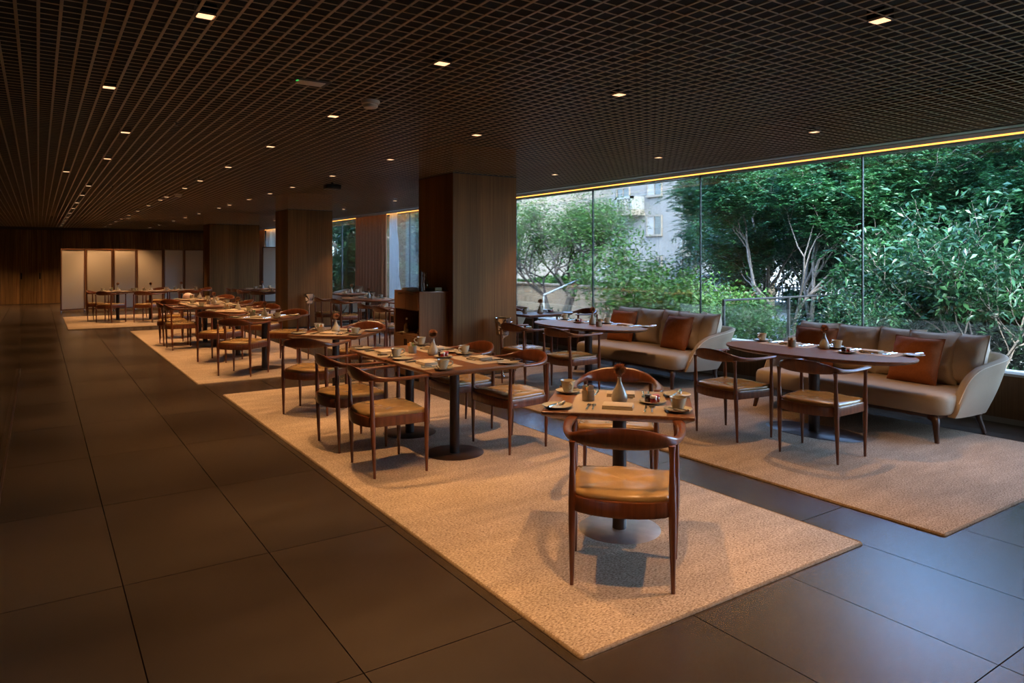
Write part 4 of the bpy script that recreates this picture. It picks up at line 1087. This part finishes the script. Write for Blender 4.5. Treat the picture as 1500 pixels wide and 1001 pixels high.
# cream garden wall and fence
t = thing('garden_wall', 'low cream garden wall left behind the spreading tree trunk', 'wall', (15.5, 0, 0))
MB().box(0, .3, 14.8, 30, -.5, .62).build('wall_body', 'garden_wall', t, smooth=False); MB().box(-.04, .34, 14.8, 30, .62, .68).build('coping', 'wall_trim', t, smooth=False)
t = thing('iron_fence', 'pale fence of closely spaced balusters below the apartment building', 'fence', (24.0, 0, 0))
MB().box(0, .25, 14.0, 30.0, -.5, -.1).build('base_wall', 'wall_trim', t, smooth=False)
m = MB()
for k in range(98):
    y = 14.1+k*.16; m.box(.05, .09, y, y+.055, -.1, .55+.12*abs(math.sin(k*PI/8)))
m.box(.05, .10, 14.0, 30, .0, .06); m.box(.05, .10, 14., 30, .45, .50)
m.build('balusters', 'shutter_white', t, smooth=False)
t = thing('parked_car', 'dark car roof just visible behind the pale fence', 'car', (27.5, 22.5, -.5))
MB().rings([[(x*a, y*b, z) for x, y in [sup(2*PI*i/24, .5) for i in range(24)]] for a, b, z in ((.80, 2.05, .25), (.86, 2.15, .45), (.86, 2.15, .75), (.80, 2.0, .85), (.70, 1.25, 1.30), (.60, .95, 1.38))]).build('body', 'car_paint', t)
for sx in (-.78, .78):
    for sy in (-1.3, 1.3):
        MB().lathe([(.30, -.1), (.31, -.06), (.31, .06), (.30, .1)], 20, M=Matrix.Translation((sx, sy, .31)) @ Matrix.Rotation(R(90), 4, 'Y')).build('wheel', 'black_plastic', t)
# apartment building : facade on x = XB
XB = 32.
def yz(u, v, X=XB):
    k = (u-750)/1030; s_, c_ = math.sin(R(33.97)), math.cos(R(33.97)); z = X/(s_+k*c_); return z*c_-k*z*s_, 1.58-(v-380)*z/1030
bl = thing('apartment_building', 'pale rendered apartment building with balconies beyond the garden', 'building', (XB, 0, 0))
y0 = yz(1085, 300)[0]; y1 = yz(895, 300)[0]
MB().box(0, 14, y0, y1, -.5, 22).build('facade', 'render_wall', bl, smooth=False)
MB().box(2.5, 16, y1, y1+34, -.5, 16).build('side_wing', 'garden_wall', bl, smooth=False)
def window(u0, v0, u1, v1, sh=True):
    a, zt = yz(u0, v0); b, zb = yz(u1, v1)
    w = MB(); w.box(-.04, .02, b, a, zb, zt)
    f = w.build('window', 'window_dark', bl, smooth=False)
    m = MB(); e = .07; m.box(-.10, .0, b-e, b, zb-e, zt+e); m.box(-.10, 0, a, a+e, zb-e, zt+e); m.box(-.10, 0, b, a, zt, zt+e); m.box(-.16, 0, b-.1, a+.1, zb-.12, zb); m.box(-.08, 0, (a+b)/2-.03, (a+b)/2+.03, zb, zt)
    m.build('window_frame', 'wall_trim', f, smooth=False)
    if sh: MB().box(-.07, -.045, (a+b)/2+.03, a, zb, zt).build('shutter', 'shutter_white', f, smooth=False)
window(949, 318, 969, 343); window(905, 278, 922, 288, False); window(961, 377, 969, 388, False); window(1000, 378, 1018, 400, False); window(950, 270, 969, 285)
window(1030, 318, 1048, 343); window(1030, 270, 1048, 285)
def balcony(u0, u1, vt, vb, proj=1.1):
    a, zt = yz(u0, vt, XB-proj); b, zb = yz(u1, vb, XB-proj)
    s_ = MB(); s_.box(-proj, 0, b, a, zb-.25, zb); s_.box(-proj-.08, 0, b-.08, a+.08, zb-.38, zb-.25)
    f = s_.build('balcony', 'wall_trim', bl, smooth=False)
    m = MB(); n = max(3, int((a-b)/.26))
    for k in range(n+1):
        y = b+.1+(a-b-.2)*k/n
        m.lathe([(.05, 0), (.035, .08), (.075, .28), (.05, .48), (.035, .56), (.055, .66)], 8, c=(-proj+.1, y, zb), caps=False)
    m.box(-proj, -proj+.2, b, a, zb+.66, zb+.82)
    m.box(-proj, 0, b, b+.15, zb, zb+.82); m.box(-proj, 0, a-.15, a, zb, zb+.82)
    m.build('balustrade', 'shutter_white', f)
balcony(901, 925, 285, 306); balcony(903, 925, 400, 425); balcony(996, 1022, 345, 366); balcony(1040, 1062, 285, 306)
MB().box(-.18, 0, y0, y1, *sorted((yz(930, 438)[1], yz(930, 429)[1]))).build('cornice', 'wall_trim', bl, smooth=False)
bw = thing('brick_wall', 'short red brick wall glimpsed between shrubs right of the second sofa', 'wall', (22.0, 0, -.5))
a, zt = yz(1068, 420, 22.); b, zb = yz(1110, 452, 22.)
MB().box(0, .4, b, a, 0, zt+.5).build('brickwork', 'brick_red', bw, smooth=False); MB().box(-.05, .45, b-.4, b, 0, zt+.7).build('pier', 'garden_wall', bw, smooth=False); MB().box(-.05, .45, a, a+.6, 0, zt+.7).build('pier', 'garden_wall', bw, smooth=False)

# ------------------------------------------------------------------ light, sky, camera
w = bpy.data.worlds.new('World'); SC.world = w; w.use_nodes = True; nt = w.node_tree
bg = nt.nodes['Background']
sky = nt.nodes.new('ShaderNodeTexSky'); sky.sky_type = 'NISHITA'; sky.sun_disc = False; sky.sun_elevation = R(42); sky.sun_rotation = R(200); sky.air_density = 1.0; sky.dust_density = 2.5
mxw = nt.nodes.new('ShaderNodeMix'); mxw.data_type = 'RGBA'; mxw.blend_type = 'MULTIPLY'; mxw.inputs[0].default_value = 1.; mxw.inputs[7].default_value = (.82, .97, 1.18, 1)
nt.links.new(sky.outputs[0], mxw.inputs[6]); nt.links.new(mxw.outputs[2], bg.inputs[0]); bg.inputs[1].default_value = SKY
sun = bpy.data.lights.new('sun', 'SUN'); sun.energy = SUN; sun.angle = R(.6); sun.color = (1., .86, .68)
so = bpy.data.objects.new('sun', sun); COL.objects.link(so)
so.rotation_euler = Vector((.22, .60, -.75)).to_track_quat('-Z', 'Y').to_euler()
cam = bpy.data.cameras.new('camera'); co = bpy.data.objects.new('camera', cam); COL.objects.link(co)
co.location = (0, 0, 1.58); co.rotation_euler = (R(90), 0, R(-33.97)); cam.lens = 1030/1500*36; cam.sensor_width = 36; cam.sensor_fit = 'HORIZONTAL'
cam.shift_y = -120.5/1500; cam.clip_start = .05; cam.clip_end = 400
SC.camera = co
SC.view_settings.view_transform = 'Standard'; SC.view_settings.look = 'None'; SC.view_settings.gamma = 1.0; SC.view_settings.exposure = EXPO
SC.view_settings.use_curve_mapping = False
cy = SC.cycles
cy.use_denoising = True
cy.use_light_tree = True; cy.max_bounces = 6; cy.diffuse_bounces = 3; cy.glossy_bounces = 3; cy.transparent_max_bounces = 8; cy.transmission_bounces = 4
cy.caustics_reflective = False; cy.caustics_refractive = False; cy.sample_clamp_indirect = 6
# anything left only as an unused prototype is removed
for kd, (o, used) in list(PROTO.items()):
    if not used:
        for ch in [c for c in o.children_recursive]: bpy.data.objects.remove(ch, do_unlink=True)
        bpy.data.objects.remove(o, do_unlink=True)
